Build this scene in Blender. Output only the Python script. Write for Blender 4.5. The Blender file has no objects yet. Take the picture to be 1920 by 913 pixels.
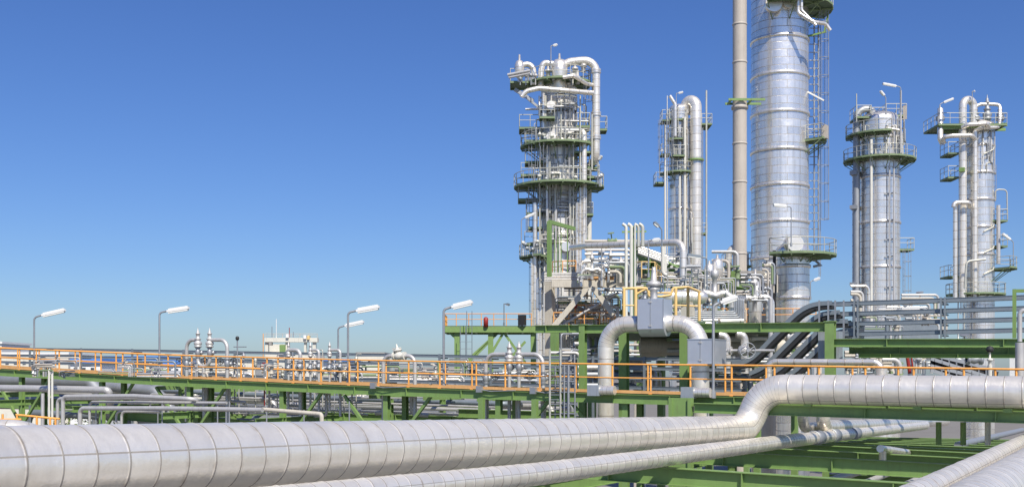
import bpy, math, random
from mathutils import Vector as V
RND = random.Random(7)
F = 2100.0; H = 705.0; ZC = 12.0
AA = math.atan(1182.0/2100.0); CA = math.cos(AA); SA = math.sin(AA)
scene = bpy.context.scene
COL = scene.collection

# photo pixel -> world, at camera depth d / on the wall plane y=T / on the plane x=X
def P(px, py, d):
    r = (px-960)/F*d
    return V((r*CA-d*SA, r*SA+d*CA, ZC+(H-py)/F*d))
def dT(px, T): return T/(CA+SA*(px-960)/F)
def Q(px, py, T): return P(px, py, dT(px, T))
def QX(px, py, X): return P(px, py, X/(CA*(px-960)/F-SA))
def S(d): return d/F
def ang(phi): return math.radians(phi)+AA

# ------------------------------------------------------------------ materials
def nt(name):
    m = bpy.data.materials.new(name); m.use_nodes = True
    t = m.node_tree; b = t.nodes['Principled BSDF']
    return m, t, b
def N(t, typ, **kw):
    n = t.nodes.new(typ)
    for k, v in kw.items():
        if k.startswith('i_'):
            k = k[2:]; n.inputs[int(k) if k.isdigit() else k].default_value = v
        else: setattr(n, k, v)
    return n
def math_(t, op, a, b=None):
    n = t.nodes.new('ShaderNodeMath'); n.operation = op
    for i, x in enumerate((a, b)):
        if x is None: continue
        if isinstance(x, (int, float)): n.inputs[i].default_value = x
        else: t.links.new(x, n.inputs[i])
    return n.outputs[0]
def mixc(t, fac, a, b):
    n = t.nodes.new('ShaderNodeMix'); n.data_type = 'RGBA'
    for s, x in ((n.inputs[0], fac), (n.inputs[6], a), (n.inputs[7], b)):
        if isinstance(x, (int, float)): s.default_value = x
        elif isinstance(x, tuple): s.default_value = x if len(x) == 4 else (*x, 1)
        else: t.links.new(x, s)
    return n.outputs[2]

def paint(name, col, rough=.45, metal=0.0, var=.18, dirt=(.12, .09, .06), dirt_amt=.35, scale=2.0, bump=.02):
    m, t, b = nt(name); L = t.links.new
    co = N(t, 'ShaderNodeTexCoord'); geo = N(t, 'ShaderNodeNewGeometry')
    n1 = N(t, 'ShaderNodeTexNoise', i_Scale=scale, i_Detail=6.0, i_Roughness=.6)
    L(geo.outputs['Position'], n1.inputs['Vector'])
    mp = N(t, 'ShaderNodeMapping'); mp.inputs['Scale'].default_value = (6, 6, .7)
    L(geo.outputs['Position'], mp.inputs['Vector'])
    n2 = N(t, 'ShaderNodeTexNoise', i_Scale=scale, i_Detail=5.0, i_Roughness=.7); L(mp.outputs[0], n2.inputs['Vector'])
    f = math_(t, 'MULTIPLY_ADD', n1.outputs[0], 2*var); t.nodes[-1].inputs[2].default_value = 1-var
    hs = N(t, 'ShaderNodeHueSaturation', i_Color=(*col, 1)); L(f, hs.inputs['Value'])
    rmp = N(t, 'ShaderNodeMapRange'); rmp.inputs[1].default_value = .52; rmp.inputs[2].default_value = .78
    L(n2.outputs[0], rmp.inputs[0])
    d = math_(t, 'MULTIPLY', rmp.outputs[0], dirt_amt)
    L(mixc(t, d, hs.outputs[0], dirt), b.inputs['Base Color'])
    b.inputs['Metallic'].default_value = metal
    r = math_(t, 'MULTIPLY_ADD', n1.outputs[0], .3); t.nodes[-1].inputs[2].default_value = rough-.12
    L(r, b.inputs['Roughness'])
    if bump:
        bp = N(t, 'ShaderNodeBump', i_Strength=bump*5, i_Distance=.02); L(n1.outputs[0], bp.inputs['Height']); L(bp.outputs[0], b.inputs['Normal'])
    return m

def clad(name, col=(.91, .86, .765), rough=.35, metal=.56, nu=1, stag=0, lw=.035, lu=.006, pv=.16, seam=(.16, .14, .12), dent=.25, u0=0.0, dirt=.3, streak=0.0, tilt=0.0):
    """sheet-metal insulation cladding; UV u = turn around the pipe, v = sheet count along it"""
    m, t, b = nt(name); L = t.links.new
    uv = N(t, 'ShaderNodeUVMap'); uv.uv_map = 'UVMap'
    sp = N(t, 'ShaderNodeSeparateXYZ'); L(uv.outputs[0], sp.inputs[0]); u, v = sp.outputs[0], sp.outputs[1]
    oi = N(t, 'ShaderNodeObjectInfo'); geo = N(t, 'ShaderNodeNewGeometry')
    row = math_(t, 'FLOOR', v); fv = math_(t, 'FRACT', v)
    l1 = math_(t, 'LESS_THAN', math_(t, 'ABSOLUTE', math_(t, 'SUBTRACT', math_(t, 'FRACT', math_(t, 'ADD', v, .5)), .5)), lw*.5)
    odd = math_(t, 'MULTIPLY', math_(t, 'MODULO', row, 2.0), .5*stag)
    ux = math_(t, 'ADD', math_(t, 'MULTIPLY', math_(t, 'ADD', u, u0), float(nu)), odd)
    l2 = math_(t, 'LESS_THAN', math_(t, 'FRACT', ux), lu*nu)
    ln = math_(t, 'MAXIMUM', l1, l2)
    cb = N(t, 'ShaderNodeCombineXYZ'); L(row, cb.inputs[0]); L(math_(t, 'FLOOR', ux), cb.inputs[1]); L(oi.outputs['Random'], cb.inputs[2])
    wn = N(t, 'ShaderNodeTexWhiteNoise', noise_dimensions='3D'); L(cb.outputs[0], wn.inputs['Vector'])
    n1 = N(t, 'ShaderNodeTexNoise', i_Scale=.9, i_Detail=7.0, i_Roughness=.62); L(geo.outputs['Position'], n1.inputs['Vector'])
    n3 = N(t, 'ShaderNodeTexNoise', i_Scale=6.0, i_Detail=4.0); L(geo.outputs['Position'], n3.inputs['Vector'])
    f = math_(t, 'MULTIPLY_ADD', wn.outputs['Value'], pv); t.nodes[-1].inputs[2].default_value = 1-pv*.6
    f2 = math_(t, 'MULTIPLY', f, math_(t, 'ADD', math_(t, 'MULTIPLY', n1.outputs[0], .25), .87))
    hs = N(t, 'ShaderNodeHueSaturation', i_Color=(*col, 1)); L(f2, hs.inputs['Value'])
    rmp = N(t, 'ShaderNodeMapRange'); rmp.inputs[1].default_value = .55; rmp.inputs[2].default_value = .8; L(n1.outputs[0], rmp.inputs[0])
    c = mixc(t, math_(t, 'MULTIPLY', rmp.outputs[0], dirt), hs.outputs[0], (.36, .31, .25))
    if streak:
        mp = N(t, 'ShaderNodeMapping'); mp.inputs['Scale'].default_value = (3, 3, .12); L(geo.outputs['Position'], mp.inputs['Vector'])
        n4 = N(t, 'ShaderNodeTexNoise', i_Scale=1.0, i_Detail=5.0, i_Roughness=.7); L(mp.outputs[0], n4.inputs['Vector'])
        r4 = N(t, 'ShaderNodeMapRange'); r4.inputs[1].default_value = .48; r4.inputs[2].default_value = .72; L(n4.outputs[0], r4.inputs[0])
        c = mixc(t, math_(t, 'MULTIPLY', r4.outputs[0], streak), c, (.33, .30, .26))
    sd_ = math_(t, 'SUBTRACT', 1.0, math_(t, 'MULTIPLY', math_(t, 'ABSOLUTE', math_(t, 'SUBTRACT', math_(t, 'FRACT', math_(t, 'ADD', v, .5)), .5)), 6.0))
    r5 = N(t, 'ShaderNodeMapRange'); r5.inputs[1].default_value = .5; r5.inputs[2].default_value = .75; L(n3.outputs[0], r5.inputs[0])
    c = mixc(t, math_(t, 'MULTIPLY', math_(t, 'MULTIPLY', math_(t, 'MAXIMUM', sd_, 0.0), r5.outputs[0]), .6), c, (.30, .22, .15))
    L(mixc(t, math_(t, 'MULTIPLY', ln, .75), c, seam), b.inputs['Base Color'])
    r = math_(t, 'ADD', math_(t, 'MULTIPLY', n3.outputs[0], .16), math_(t, 'MULTIPLY', wn.outputs['Value'], .08))
    L(math_(t, 'ADD', math_(t, 'ADD', r, rough-.12), math_(t, 'MULTIPLY', ln, .25)), b.inputs['Roughness'])
    L(math_(t, 'MULTIPLY', math_(t, 'SUBTRACT', 1.0, math_(t, 'MULTIPLY', ln, .6)), metal), b.inputs['Metallic'])
    h = math_(t, 'SUBTRACT', math_(t, 'MULTIPLY', n1.outputs[0], 1.0), math_(t, 'MULTIPLY', ln, .12))
    if tilt: h = math_(t, 'ADD', h, math_(t, 'MULTIPLY', math_(t, 'MULTIPLY', math_(t, 'SUBTRACT', wn.outputs['Value'], .5), math_(t, 'FRACT', ux)), tilt))
    bp = N(t, 'ShaderNodeBump', i_Strength=dent, i_Distance=.12); L(h, bp.inputs['Height']); L(bp.outputs[0], b.inputs['Normal'])
    return m

M = {}
M['clad'] = clad('near_cladding', pv=.10, lw=.05, lu=.007, u0=-.20, streak=.15, dirt=.35, tilt=.6, dent=.3)
M['clad_s'] = clad('small_cladding', lw=.05, lu=0.0, rough=.34, pv=.08, metal=.7)
M['shell'] = clad('column_cladding', col=(.93, .89, .82), nu=6, stag=1, lw=.07, lu=.0035, pv=.11, rough=.29, dent=.3, metal=.74, streak=.45, tilt=2.2, seam=(.22, .22, .22), dirt=.15)
M['shell2'] = clad('old_column_cladding', col=(.92, .89, .83), nu=5, stag=1, lw=.07, lu=.004, pv=.2, rough=.38, dent=.3, streak=.25, tilt=2, metal=.4, seam=(.15, .14, .12))
M['duct'] = clad('box_cladding', col=(.66, .69, .73), rough=.42, nu=1, lw=0, lu=0, pv=0, metal=.7, dent=.12)
M['stack'] = paint('stack_paint', (.48, .435, .375), .5, .0, .12, scale=.8, dirt_amt=.3)
M['steel'] = paint('grey_pipe', (.56, .55, .53), .46, .4, .15)
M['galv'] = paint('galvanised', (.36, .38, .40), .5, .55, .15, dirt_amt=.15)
M['rail_g'] = paint('galvanised_rail', (.52, .52, .46), .5, .4, .12, dirt_amt=.1)
M['tray'] = paint('tray_grey', (.24, .28, .31), .45, .35, .12, dirt_amt=.15)
M['green'] = paint('green_paint', (.19, .305, .095), .5, 0, .2, dirt=(.16, .15, .07), dirt_amt=.45)
M['pgreen'] = paint('weathered_green', (.20, .27, .14), .6, 0, .25, dirt=(.2, .2, .15), dirt_amt=.6)
M['dgreen'] = paint('dark_green_grating', (.10, .15, .09), .6, 0, .3)
M['orange'] = paint('orange_paint', (.86, .40, .09), .5, 0, .15, dirt=(.45, .16, .05), dirt_amt=.5)
M['toe'] = paint('orange_toe_plate', (.70, .38, .15), .6, 0, .25, dirt=(.35, .2, .1), dirt_amt=.6)
M['yellow'] = paint('yellow_paint', (.78, .54, .21), .5, 0, .15)
M['cream'] = paint('fireproofed_cream', (.54, .50, .42), .75, 0, .15, dirt=(.2, .17, .13), dirt_amt=.6)
M['pvc'] = paint('pale_paint', (.66, .65, .58), .5, 0, .08)
M['black'] = paint('black_cable', (.025, .026, .028), .6, 0, .3, dirt_amt=.1)
M['red'] = paint('red_paint', (.30, .025, .02), .45, 0, .1)
M['blue'] = paint('blue_roof', (.08, .24, .62), .5, 0, .1, dirt_amt=.1)
M['white'] = paint('white_paint', (.78, .78, .75), .45, 0, .05, dirt_amt=.1, bump=0)
M['wall'] = paint('rendered_wall', (.66, .64, .55), .8, 0, .08, scale=.4, dirt_amt=.3)
M['glass'] = paint('window_glass', (.05, .07, .09), .12, 0, .05, dirt_amt=0)
M['conc'] = paint('concrete', (.30, .29, .27), .85, 0, .2, scale=.6)
M['cab'] = paint('cabinet_grey', (.33, .37, .41), .45, .2, .08)
M['leaf'] = paint('leaf', (.09, .15, .03), .6, 0, .3, dirt_amt=0)
M['leaf2'] = paint('leaf_light', (.14, .19, .05), .6, 0, .3, dirt_amt=0)
M['lamp'] = paint('lamp_diffuser', (.80, .80, .74), .3, 0, .03, dirt_amt=.05, bump=0)

# ------------------------------------------------------------------ mesh builder
class MB:
    def __init__(s): s.v = []; s.f = []; s.uv = []; s.sm = []; s.mi = []; s.k = 0
    def face(s, idx, uv=None, smooth=False):
        s.f.append(idx); s.uv.append(uv or [(0, .5)]*len(idx)); s.sm.append(smooth); s.mi.append(s.k)
    def hexa(s, c):      # 8 corners: bottom 0-3 ccw, top 4-7
        n = len(s.v); s.v += [tuple(q) for q in c]
        for q in ((0, 3, 2, 1), (4, 5, 6, 7), (0, 1, 5, 4), (1, 2, 6, 5), (2, 3, 7, 6), (3, 0, 4, 7)): s.face([n+i for i in q])
    def box(s, a, b):
        x0, y0, z0 = [min(a[i], b[i]) for i in range(3)]; x1, y1, z1 = [max(a[i], b[i]) for i in range(3)]
        s.hexa([(x0, y0, z0), (x1, y0, z0), (x1, y1, z0), (x0, y1, z0), (x0, y0, z1), (x1, y0, z1), (x1, y1, z1), (x0, y1, z1)])
    def bar(s, p0, p1, w, h, up=None, off=(0, 0)):   # w sideways, h along up
        p0, p1 = V(p0), V(p1); d = (p1-p0)
        if d.length < 1e-6: return
        d.normalize(); up = V(up) if up else (V((0, 0, 1)) if abs(d.z) < .95 else V((0, 1, 0)))
        sd = d.cross(up).normalized(); up = sd.cross(d)
        c = []
        o = sd*off[0]+up*off[1]
        for q in (-1, 1):
            for p, k in ((p0, -1), (p0, 1), (p1, 1), (p1, -1)): c.append(p+o+sd*(k*w/2)+up*(q*h/2))
        s.hexa(c)
    def sweep(s, pts, y0, y1, h0, h1):   # one continuous strip following a path in the XZ plane
        n = len(s.v); m = len(pts)
        for i in range(m):
            a = (pts[i]-pts[i-1]).normalized() if i else (pts[1]-pts[0]).normalized(); b = (pts[i+1]-pts[i]).normalized() if i < m-1 else a
            t = (a+b).normalized(); k = 1/max(.6, a.dot(t)); nn = V((-t.z, 0, t.x)).normalized()*k
            for y, h in ((y0, h0), (y1, h0), (y1, h1), (y0, h1)): s.v.append(tuple(pts[i]+nn*h+V((0, y, 0))))
        for i in range(m-1):
            for j in range(4): j2 = (j+1) % 4; q = n+i*4; s.face([q+j, q+j2, q+4+j2, q+4+j])
        s.face([n+3, n+2, n+1, n]); q = n+(m-1)*4; s.face([q, q+1, q+2, q+3])
    def ibeam(s, p0, p1, h, w, t=.02, up=None, stiff=0):
        s.bar(p0, p1, t, h-2*t, up); s.bar(p0, p1, w, t, up, (0, h/2-t/2)); s.bar(p0, p1, w, t, up, (0, -h/2+t/2))
        if stiff:
            p0, p1 = V(p0), V(p1); L = (p1-p0).length; n = max(1, int(L/stiff)); d = (p1-p0).normalized()
            for i in range(n+1):
                c = p0+(p1-p0)*((i+.5)/(n+1)); s.bar(c-d*.012, c+d*.012, w*.96, h-2*t-.004, up)
    def tube(s, pts, r, seg=10, fil=0, sp=1.0, esp=None, caps=True, r1=None, nf=7, bead=None):
        pts = [V(p) for p in pts]; path = []; tags = []
        n = len(pts)
        for i, p in enumerate(pts):
            if i in (0, n-1) or fil <= 0: path.append(p); tags.append(0); continue
            a, b = pts[i-1]-p, pts[i+1]-p; la, lb = a.length, b.length; a.normalize(); b.normalize()
            co = max(-1, min(1, a.dot(b))); th = math.acos(co)
            if th > math.pi-.03: path.append(p); tags.append(0); continue
            t = fil/math.tan(th/2); lim = .5 if (0 < i-1 or i+1 < n-1) else .98
            t = min(t, la*(.98 if i == 1 else .49), lb*(.98 if i == n-2 else .49)); R = t*math.tan(th/2)
            c = p+(a+b).normalized()*(R/math.sin(th/2)); s0, s1 = p+a*t-c, p+b*t-c
            ph = math.pi-th
            for k in range(nf+1):
                q = k/nf; w0 = math.sin((1-q)*ph)/math.sin(ph); w1 = math.sin(q*ph)/math.sin(ph)
                path.append(c+s0*w0+s1*w1); tags.append(1 if 0 < k <= nf else 0)
        rads = None
        if bead:
            bsp, bw, bh = bead; np_, nt_, rads = [path[0]], [tags[0]], [r]; tot = 0; nxt = 1.0; kk = 0
            for i in range(len(path)-1):
                a, b = path[i], path[i+1]; L = (b-a).length; dd = (b-a).normalized()
                e = (esp or sp) if tags[i+1] else sp; hw = (bw*1.6*1.3)/e
                while nxt < tot+L/e-hw:
                    if nxt < tot+hw: nxt += 1; kk += 1; continue
                    big = 2 if kk % 3 == 0 and e == sp else 1; w = bw*(1.6 if big == 2 else 1); p = a+dd*(nxt-tot)*e
                    for o, h in ((-w*1.25, 0), (-w, 0), (-w*.6, bh*big), (w*.6, bh*big), (w, 0), (w*1.25, 0)):
                        np_.append(p+dd*o); nt_.append(tags[i+1]); rads.append(r+h)
                    nxt += 1; kk += 1
                tot += L/e; np_.append(b); nt_.append(tags[i+1]); rads.append(r)
            path, tags = np_, nt_
        d0 = (path[1]-path[0]).normalized()
        ref = V((0, 0, 1)) if abs(d0.z) < .9 else V((0, -1, 0))
        ref = (ref-d0*ref.dot(d0)).normalized(); base = len(s.v); vv = 0; vl = [0]
        m = len(path); dirs = []
        for i in range(m):
            a = (path[i]-path[i-1]).normalized() if i else d0
            b = (path[i+1]-path[i]).normalized() if i < m-1 else a
            dirs.append((a, b))
        for i in range(m):
            a, b = dirs[i]; tn = (a+b)
            tn = tn.normalized() if tn.length > 1e-6 else a
            rf = (ref-tn*ref.dot(tn)).normalized(); ref = rf; bn = tn.cross(rf)
            k = 1/max(.5, a.dot(tn)); rr = (r if r1 is None else r+(r1-r)*i/(m-1)) if rads is None else rads[i]
            # mitre stretch in the bend plane
            bend = (b-a); bl = bend.length; bd = bend/bl if bl > 1e-5 else None
            for j in range(seg):
                q = 2*math.pi*j/seg; o = rf*math.cos(q)+bn*math.sin(q)
                if bd: o = o+bd*(o.dot(bd)*(k-1))
                s.v.append(tuple(path[i]+o*rr))
            if i < m-1:
                ds = (path[i+1]-path[i]).length; e = (esp or sp) if tags[i+1] else sp; vv += ds/e; vl.append(vv)
        for i in range(m-1):
            for j in range(seg):
                j2 = (j+1) % seg; a = base+i*seg
                s.face([a+j, a+seg+j, a+seg+j2, a+j2], [(j/seg, vl[i]), (j/seg, vl[i+1]), ((j+1)/seg, vl[i+1]), ((j+1)/seg, vl[i])], True)
        if caps:
            for i, rev in ((0, 0), (m-1, 1)):
                n0 = len(s.v); s.v += s.v[base+i*seg:base+(i+1)*seg]
                q = list(range(n0, n0+seg)); s.face(q[::-1] if rev else q)
        return path
    def lathe(s, c, prof, axis=(0, 0, 1), seg=16, sp=1.0, smooth=True, a0=0, a1=360):
        """prof: (radius, height) list"""
        c = V(c); ax = V(axis).normalized(); rf = V((1, 0, 0)) if abs(ax.x) < .8 else V((0, 1, 0))
        rf = (rf-ax*rf.dot(ax)).normalized(); bn = ax.cross(rf); base = len(s.v)
        full = a1-a0 >= 360; ns = seg if full else seg+1
        for r, h in prof:
            for j in range(ns):
                q = math.radians(a0+(a1-a0)*j/seg); s.v.append(tuple(c+ax*h+(rf*math.cos(q)+bn*math.sin(q))*max(r, 1e-4)))
        for i in range(len(prof)-1):
            for j in range(seg):
                j2 = (j+1) % ns if full else j+1; a = base+i*ns; v0, v1 = prof[i][1]/sp, prof[i+1][1]/sp
                s.face([a+j, a+j2, a+ns+j2, a+ns+j], [(j/seg, v0), ((j+1)/seg, v0), ((j+1)/seg, v1), (j/seg, v1)], smooth)
    def disc(s, c, r, h, axis=(0, 0, 1), seg=14):
        s.lathe(c, [(0, -h/2), (r, -h/2)], axis, seg, smooth=False); s.lathe(c, [(r, -h/2), (r, h/2)], axis, seg); s.lathe(c, [(r, h/2), (0, h/2)], axis, seg, smooth=False)
    def torus(s, c, R, r, axis=(0, 0, 1), seg=20, ns=6, a0=0, a1=360):
        prof = [(R+r*math.cos(2*math.pi*k/ns), r*math.sin(2*math.pi*k/ns)) for k in range(ns+1)]
        s.lathe(c, prof, axis, seg, a0=a0, a1=a1)
    def arc(s, cx, cy, z, r, a0, a1, w, h, n=12):  # bent flat bar
        for i in range(n):
            q0, q1 = a0+(a1-a0)*i/n, a0+(a1-a0)*(i+1)/n
            s.bar((cx+r*math.cos(q0), cy+r*math.sin(q0), z), (cx+r*math.cos(q1), cy+r*math.sin(q1), z), w, h)
    def sector(s, cx, cy, z0, z1, r0, r1, a0, a1, n=14):
        for i in range(n):
            q0, q1 = a0+(a1-a0)*i/n, a0+(a1-a0)*(i+1)/n
            c = [(cx+r*math.cos(q), cy+r*math.sin(q), z) for z in (z0, z1) for r, q in ((r0, q0), (r1, q0), (r1, q1), (r0, q1))]
            s.hexa(c)

def mesh_of(name, mb, mats, off):
    me = bpy.data.meshes.new(name)
    me.from_pydata([(x-off[0], y-off[1], z-off[2]) for x, y, z in mb.v], [], mb.f)
    uvl = me.uv_layers.new(name='UVMap'); fl = []
    for q in mb.uv:
        for a in q: fl += a
    uvl.data.foreach_set('uv', fl)
    me.polygons.foreach_set('use_smooth', mb.sm); me.polygons.foreach_set('material_index', mb.mi)
    for m in mats: me.materials.append(M[m])
    me.update(); return me

class Thing:
    def __init__(s, name, label=None, cat=None, group=None, kind=None):
        s.name, s.label, s.cat, s.group, s.kind = name, label, cat, group, kind; s.parts = []
    def part(s, name, mats, parent=None, label=None):
        mb = MB(); s.parts.append((name, mb, mats.split(), parent, label)); s.last = mb
        mb.key = len(s.parts)-1; return mb
    def done(s):
        s.parts_ok = [p for p in s.parts if p[1].f]
        if not s.parts_ok: return
        xs = [v for p in s.parts_ok for v in p[1].v]
        lo = [min(v[i] for v in xs) for i in range(3)]; hi = [max(v[i] for v in xs) for i in range(3)]
        off = V(((lo[0]+hi[0])/2, (lo[1]+hi[1])/2, lo[2]))
        objs = {}
        if len(s.parts_ok) == 1 or s.parts_ok[0][0] is None:
            p = s.parts_ok[0]; root = bpy.data.objects.new(s.name, mesh_of(s.name, p[1], p[2], off)); objs[id(p[1])] = root
            rest = s.parts_ok[1:]
        else:
            root = bpy.data.objects.new(s.name, None); root.empty_display_size = .2; rest = s.parts_ok
        root.location = off; COL.objects.link(root)
        for k, v in (('label', s.label), ('category', s.cat), ('group', s.group), ('kind', s.kind)):
            if v: root[k] = v
        for nm, mb, mats, par, lab in rest:
            o = bpy.data.objects.new(nm, mesh_of(nm, mb, mats, off)); COL.objects.link(o)
            o.parent = objs.get(id(par), root) if par is not None else root
            if lab: o['label'] = lab
            objs[id(mb)] = o
        return root

def single(name, mats, label, cat, group=None, kind=None):
    t = Thing(name, label, cat, group, kind); mb = t.part(None, mats); mb.done = t.done; return t, mb

# ------------------------------------------------------------------ components
def rail(mb, pts, h=1.1, step=1.5, r=.022, closed=False, mid=(.55,), rp=None):
    pts = [V(p) for p in pts]; up = V((0, 0, h))
    for i in range(len(pts)-1):
        a, b = pts[i], pts[i+1]; L = (b-a).length; n = max(1, round(L/step))
        mb.tube([a+up, b+up], r, 6)
        for m in mid: mb.tube([a+up*m, b+up*m], r*.8, 6)
        for k in range(n+(1 if i == len(pts)-2 else 0)):
            q = a+(b-a)*(k/n); mb.tube([q, q+up], rp or r, 6)
def arcpts(cx, cy, z, r, a0, a1, n): return [V((cx+r*math.cos(a0+(a1-a0)*i/n), cy+r*math.sin(a0+(a1-a0)*i/n), z)) for i in range(n+1)]
def ringplat(t, cx, cy, z, r0, r1, p0, p1, h=1.1, rmat='rail_g', rr=.035, mat='dgreen pgreen', label=None):
    a0, a1 = ang(p0), ang(p1); n = max(4, int(abs(p1-p0)/14))
    d = t.part('platform', mat, None, label)
    d.sector(cx, cy, z-.05, z, r0, r1-.03, a0, a1, n)
    d.k = 1; d.arc(cx, cy, z-.02, r1, a0, a1, .07, .18, n); d.arc(cx, cy, z-.13, (r0+r1)/2, a0, a1, .06, .14, n)
    nb = max(2, int(abs(p1-p0)/28))
    for i in range(nb+1):
        q = a0+(a1-a0)*i/nb; c, s_ = math.cos(q), math.sin(q)
        d.bar((cx+r0*c, cy+r0*s_, z-.14), (cx+r1*c, cy+r1*s_, z-.14), .09, .14)
        d.bar((cx+r0*c, cy+r0*s_, z-.25-min(1.1, (r1-r0)*.6)), (cx+(r0+min(1.5, r1-r0-.1))*c, cy+(r0+min(1.5, r1-r0-.1))*s_, z-.22), .07, .07)
    g = t.part('railing', rmat, d)
    for hh, k in ((h, 1), (h*.52, .8)): g.tube(arcpts(cx, cy, z+hh, r1, a0, a1, n*2), rr*k, 6)
    for p in arcpts(cx, cy, z, r1, a0, a1, max(2, int(abs(a1-a0)*r1/1.3))): g.tube([p, p+V((0, 0, h))], rr, 6)
    for q in (a0, a1):
        p, p2 = V((cx+r0*math.cos(q), cy+r0*math.sin(q), z)), V((cx+r1*math.cos(q), cy+r1*math.sin(q), z))
        rail(g, [p, p2], h, 9, rr)
    return d
def boxplat(t, px0, px1, py, d, depth=1.6, h=1.1, rmat='rail_g', rr=.035, sides=True):
    """rectangular bracket platform, camera-facing, px0..px1 at height py"""
    A, B = P(px0, py, d), P(px1, py, d); z = A.z; B.z = z
    fw = V((-SA, CA, 0))*depth; m = t.part('platform', 'dgreen pgreen')
    c = [A, B, B+fw, A+fw]
    m.hexa([q-V((0, 0, .06)) for q in c]+[V(q) for q in c]); m.k = 1
    for a, b in ((0, 1), (1, 2), (2, 3), (3, 0)): m.bar(c[a]-V((0, 0, .13)), c[b]-V((0, 0, .13)), .07, .14)
    mid = (A+B)/2
    g = t.part('railing', rmat, m); rail(g, [c[3], c[0], c[1], c[2]], h, 1.1, rr)
    return m
def ladder(t, base, top, out, cage=True, w=.45, rr=.03, mat='galv', name='ladder', z_cage=2.2):
    m = t.part(name, mat); base, top, out = V(base), V(top), V(out).normalized(); sd = out.cross(V((0, 0, 1)))
    for k in (-1, 1): m.tube([base+sd*k*w/2, top+sd*k*w/2], rr, 6)
    n = int((top.z-base.z)/.6)
    for i in range(n): z = base.z+.3+i*.6; q = V((base.x, base.y, z)); m.tube([q-sd*w/2, q+sd*w/2], rr*.6, 4)
    if cage:
        g = t.part('ladder_cage', mat, m); z = base.z+z_cage; R = .4; c0 = out*.35
        a = math.atan2(out.y, out.x)
        hoops = []
        while z < top.z:
            g.tube([V((base.x, base.y, z))+c0+V((R*math.cos(a+q), R*math.sin(a+q), 0)) for q in [math.radians(v) for v in range(-140, 141, 35)]], rr*.8, 5); z += 1.5
        for q in (-100, -50, 0, 50, 100):
            o = c0+V((R*math.cos(a+math.radians(q)), R*math.sin(a+math.radians(q)), 0))
            g.tube([V((base.x, base.y, base.z+z_cage))+o, V((base.x, base.y, top.z))+o], rr*.7, 5)
    return m
def wheel(mb, c, R, axis, r=.02, spokes=6):
    mb.torus(c, R, r, axis, 22, 6); c = V(c); ax = V(axis).normalized()
    rf = V((0, 0, 1)) if abs(ax.z) < .8 else V((1, 0, 0)); rf = (rf-ax*rf.dot(ax)).normalized(); b = ax.cross(rf)
    for i in range(spokes):
        q = 2*math.pi*i/spokes; mb.tube([c, c+(rf*math.cos(q)+b*math.sin(q))*R], r*.8, 5)
    mb.disc(c, R*.2, r*3, axis, 10)
def flange(mb, c, r, axis, t=.05): 
    mb.disc(c, r*1.75, t, axis, 14); ax = V(axis).normalized(); mb.disc(V(c)+ax*t*1.5, r*1.75, t, axis, 14)
def valve_body(mb, c, r, axis, stem, L=None):
    """flanged gate valve on a pipe of radius r: stem = vector to the wheel"""
    c = V(c); ax = V(axis).normalized(); st = V(stem); sl = st.length; sn = st.normalized(); L = L or r*5
    mb.lathe(c, [(r, -L/2), (r*1.5, -L/4), (r*1.9, 0), (r*1.5, L/4), (r, L/2)], axis, 12)
    for k in (-1, 1): flange(mb, c+ax*k*L/2, r, axis, r*.35)
    mb.lathe(c, [(r*1.2, 0), (r*1.2, r*2), (r*1.8, r*2.05), (r*1.8, r*2.7), (r*.9, r*2.8), (r*.5, sl*.8), (r*.3, sl*1.1)], sn, 10)
LAMP_GROUP = 'tall fluorescent lamp posts along the walkway'
def lamp(px, py0, ptop, d, tip, label, r=.045, flip=1, group=None, mat='galv', lw=.2, hy=None):
    """pole at px from py0 up to ptop; tip = photo pixel of the far end of the lamp head"""
    t = Thing('lamp_post', label, 'lamp', group); a = P(px, py0, d); b = P(px, ptop, d)
    lw *= .9
    t0 = P(px+(tip[0]-px)*.2, ptop+(tip[1]-ptop)*.25, d); t1 = P(tip[0], tip[1], d-.2)
    if b.z < a.z: a, b = b, a
    dr = (t1-t0).normalized()
    p = t.part('pole', mat); p.tube([a, b, t0, t0+dr*.25], r, 8, fil=.3); p.tube([a, a+V((0, 0, .25))], r*1.8, 8)
    L = (t1-t0).length
    h = t.part('lamp_head', 'white' if mat != 'tray' else 'tray'); h.bar(t0+dr*.1, t1, lw, .10); h.bar(t0+dr*.18, t1-dr*.05, lw*.6, .06, None, (0, .075))
    g = t.part('diffuser', 'lamp', h); g.bar(t0+dr*.16, t1-dr*.05, lw*.82, .07, None, (0, -.085)); 
    t.done()
def relief_valve(mb, c0, top, r):
    """slim spring relief valve, vertical from c0 to top"""
    c0 = V(c0); h = top-c0.z
    prof = [(1.5, 0), (1.5, .06), (2.3, .06), (2.3, .12), (1.6, .13), (2.4, .2), (2.4, .3), (1.5, .34), (1.5, .42), (1.9, .43), (1.9, .47), (1.1, .5), (1.1, .68), (1.4, .69), (1.4, .73), (.8, .75), (.7, .86), (.25, .88), (.2, 1)]
    mb.lathe(c0, [(a*r, b*h) for a, b in prof], (0, 0, 1), 12)
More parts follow.
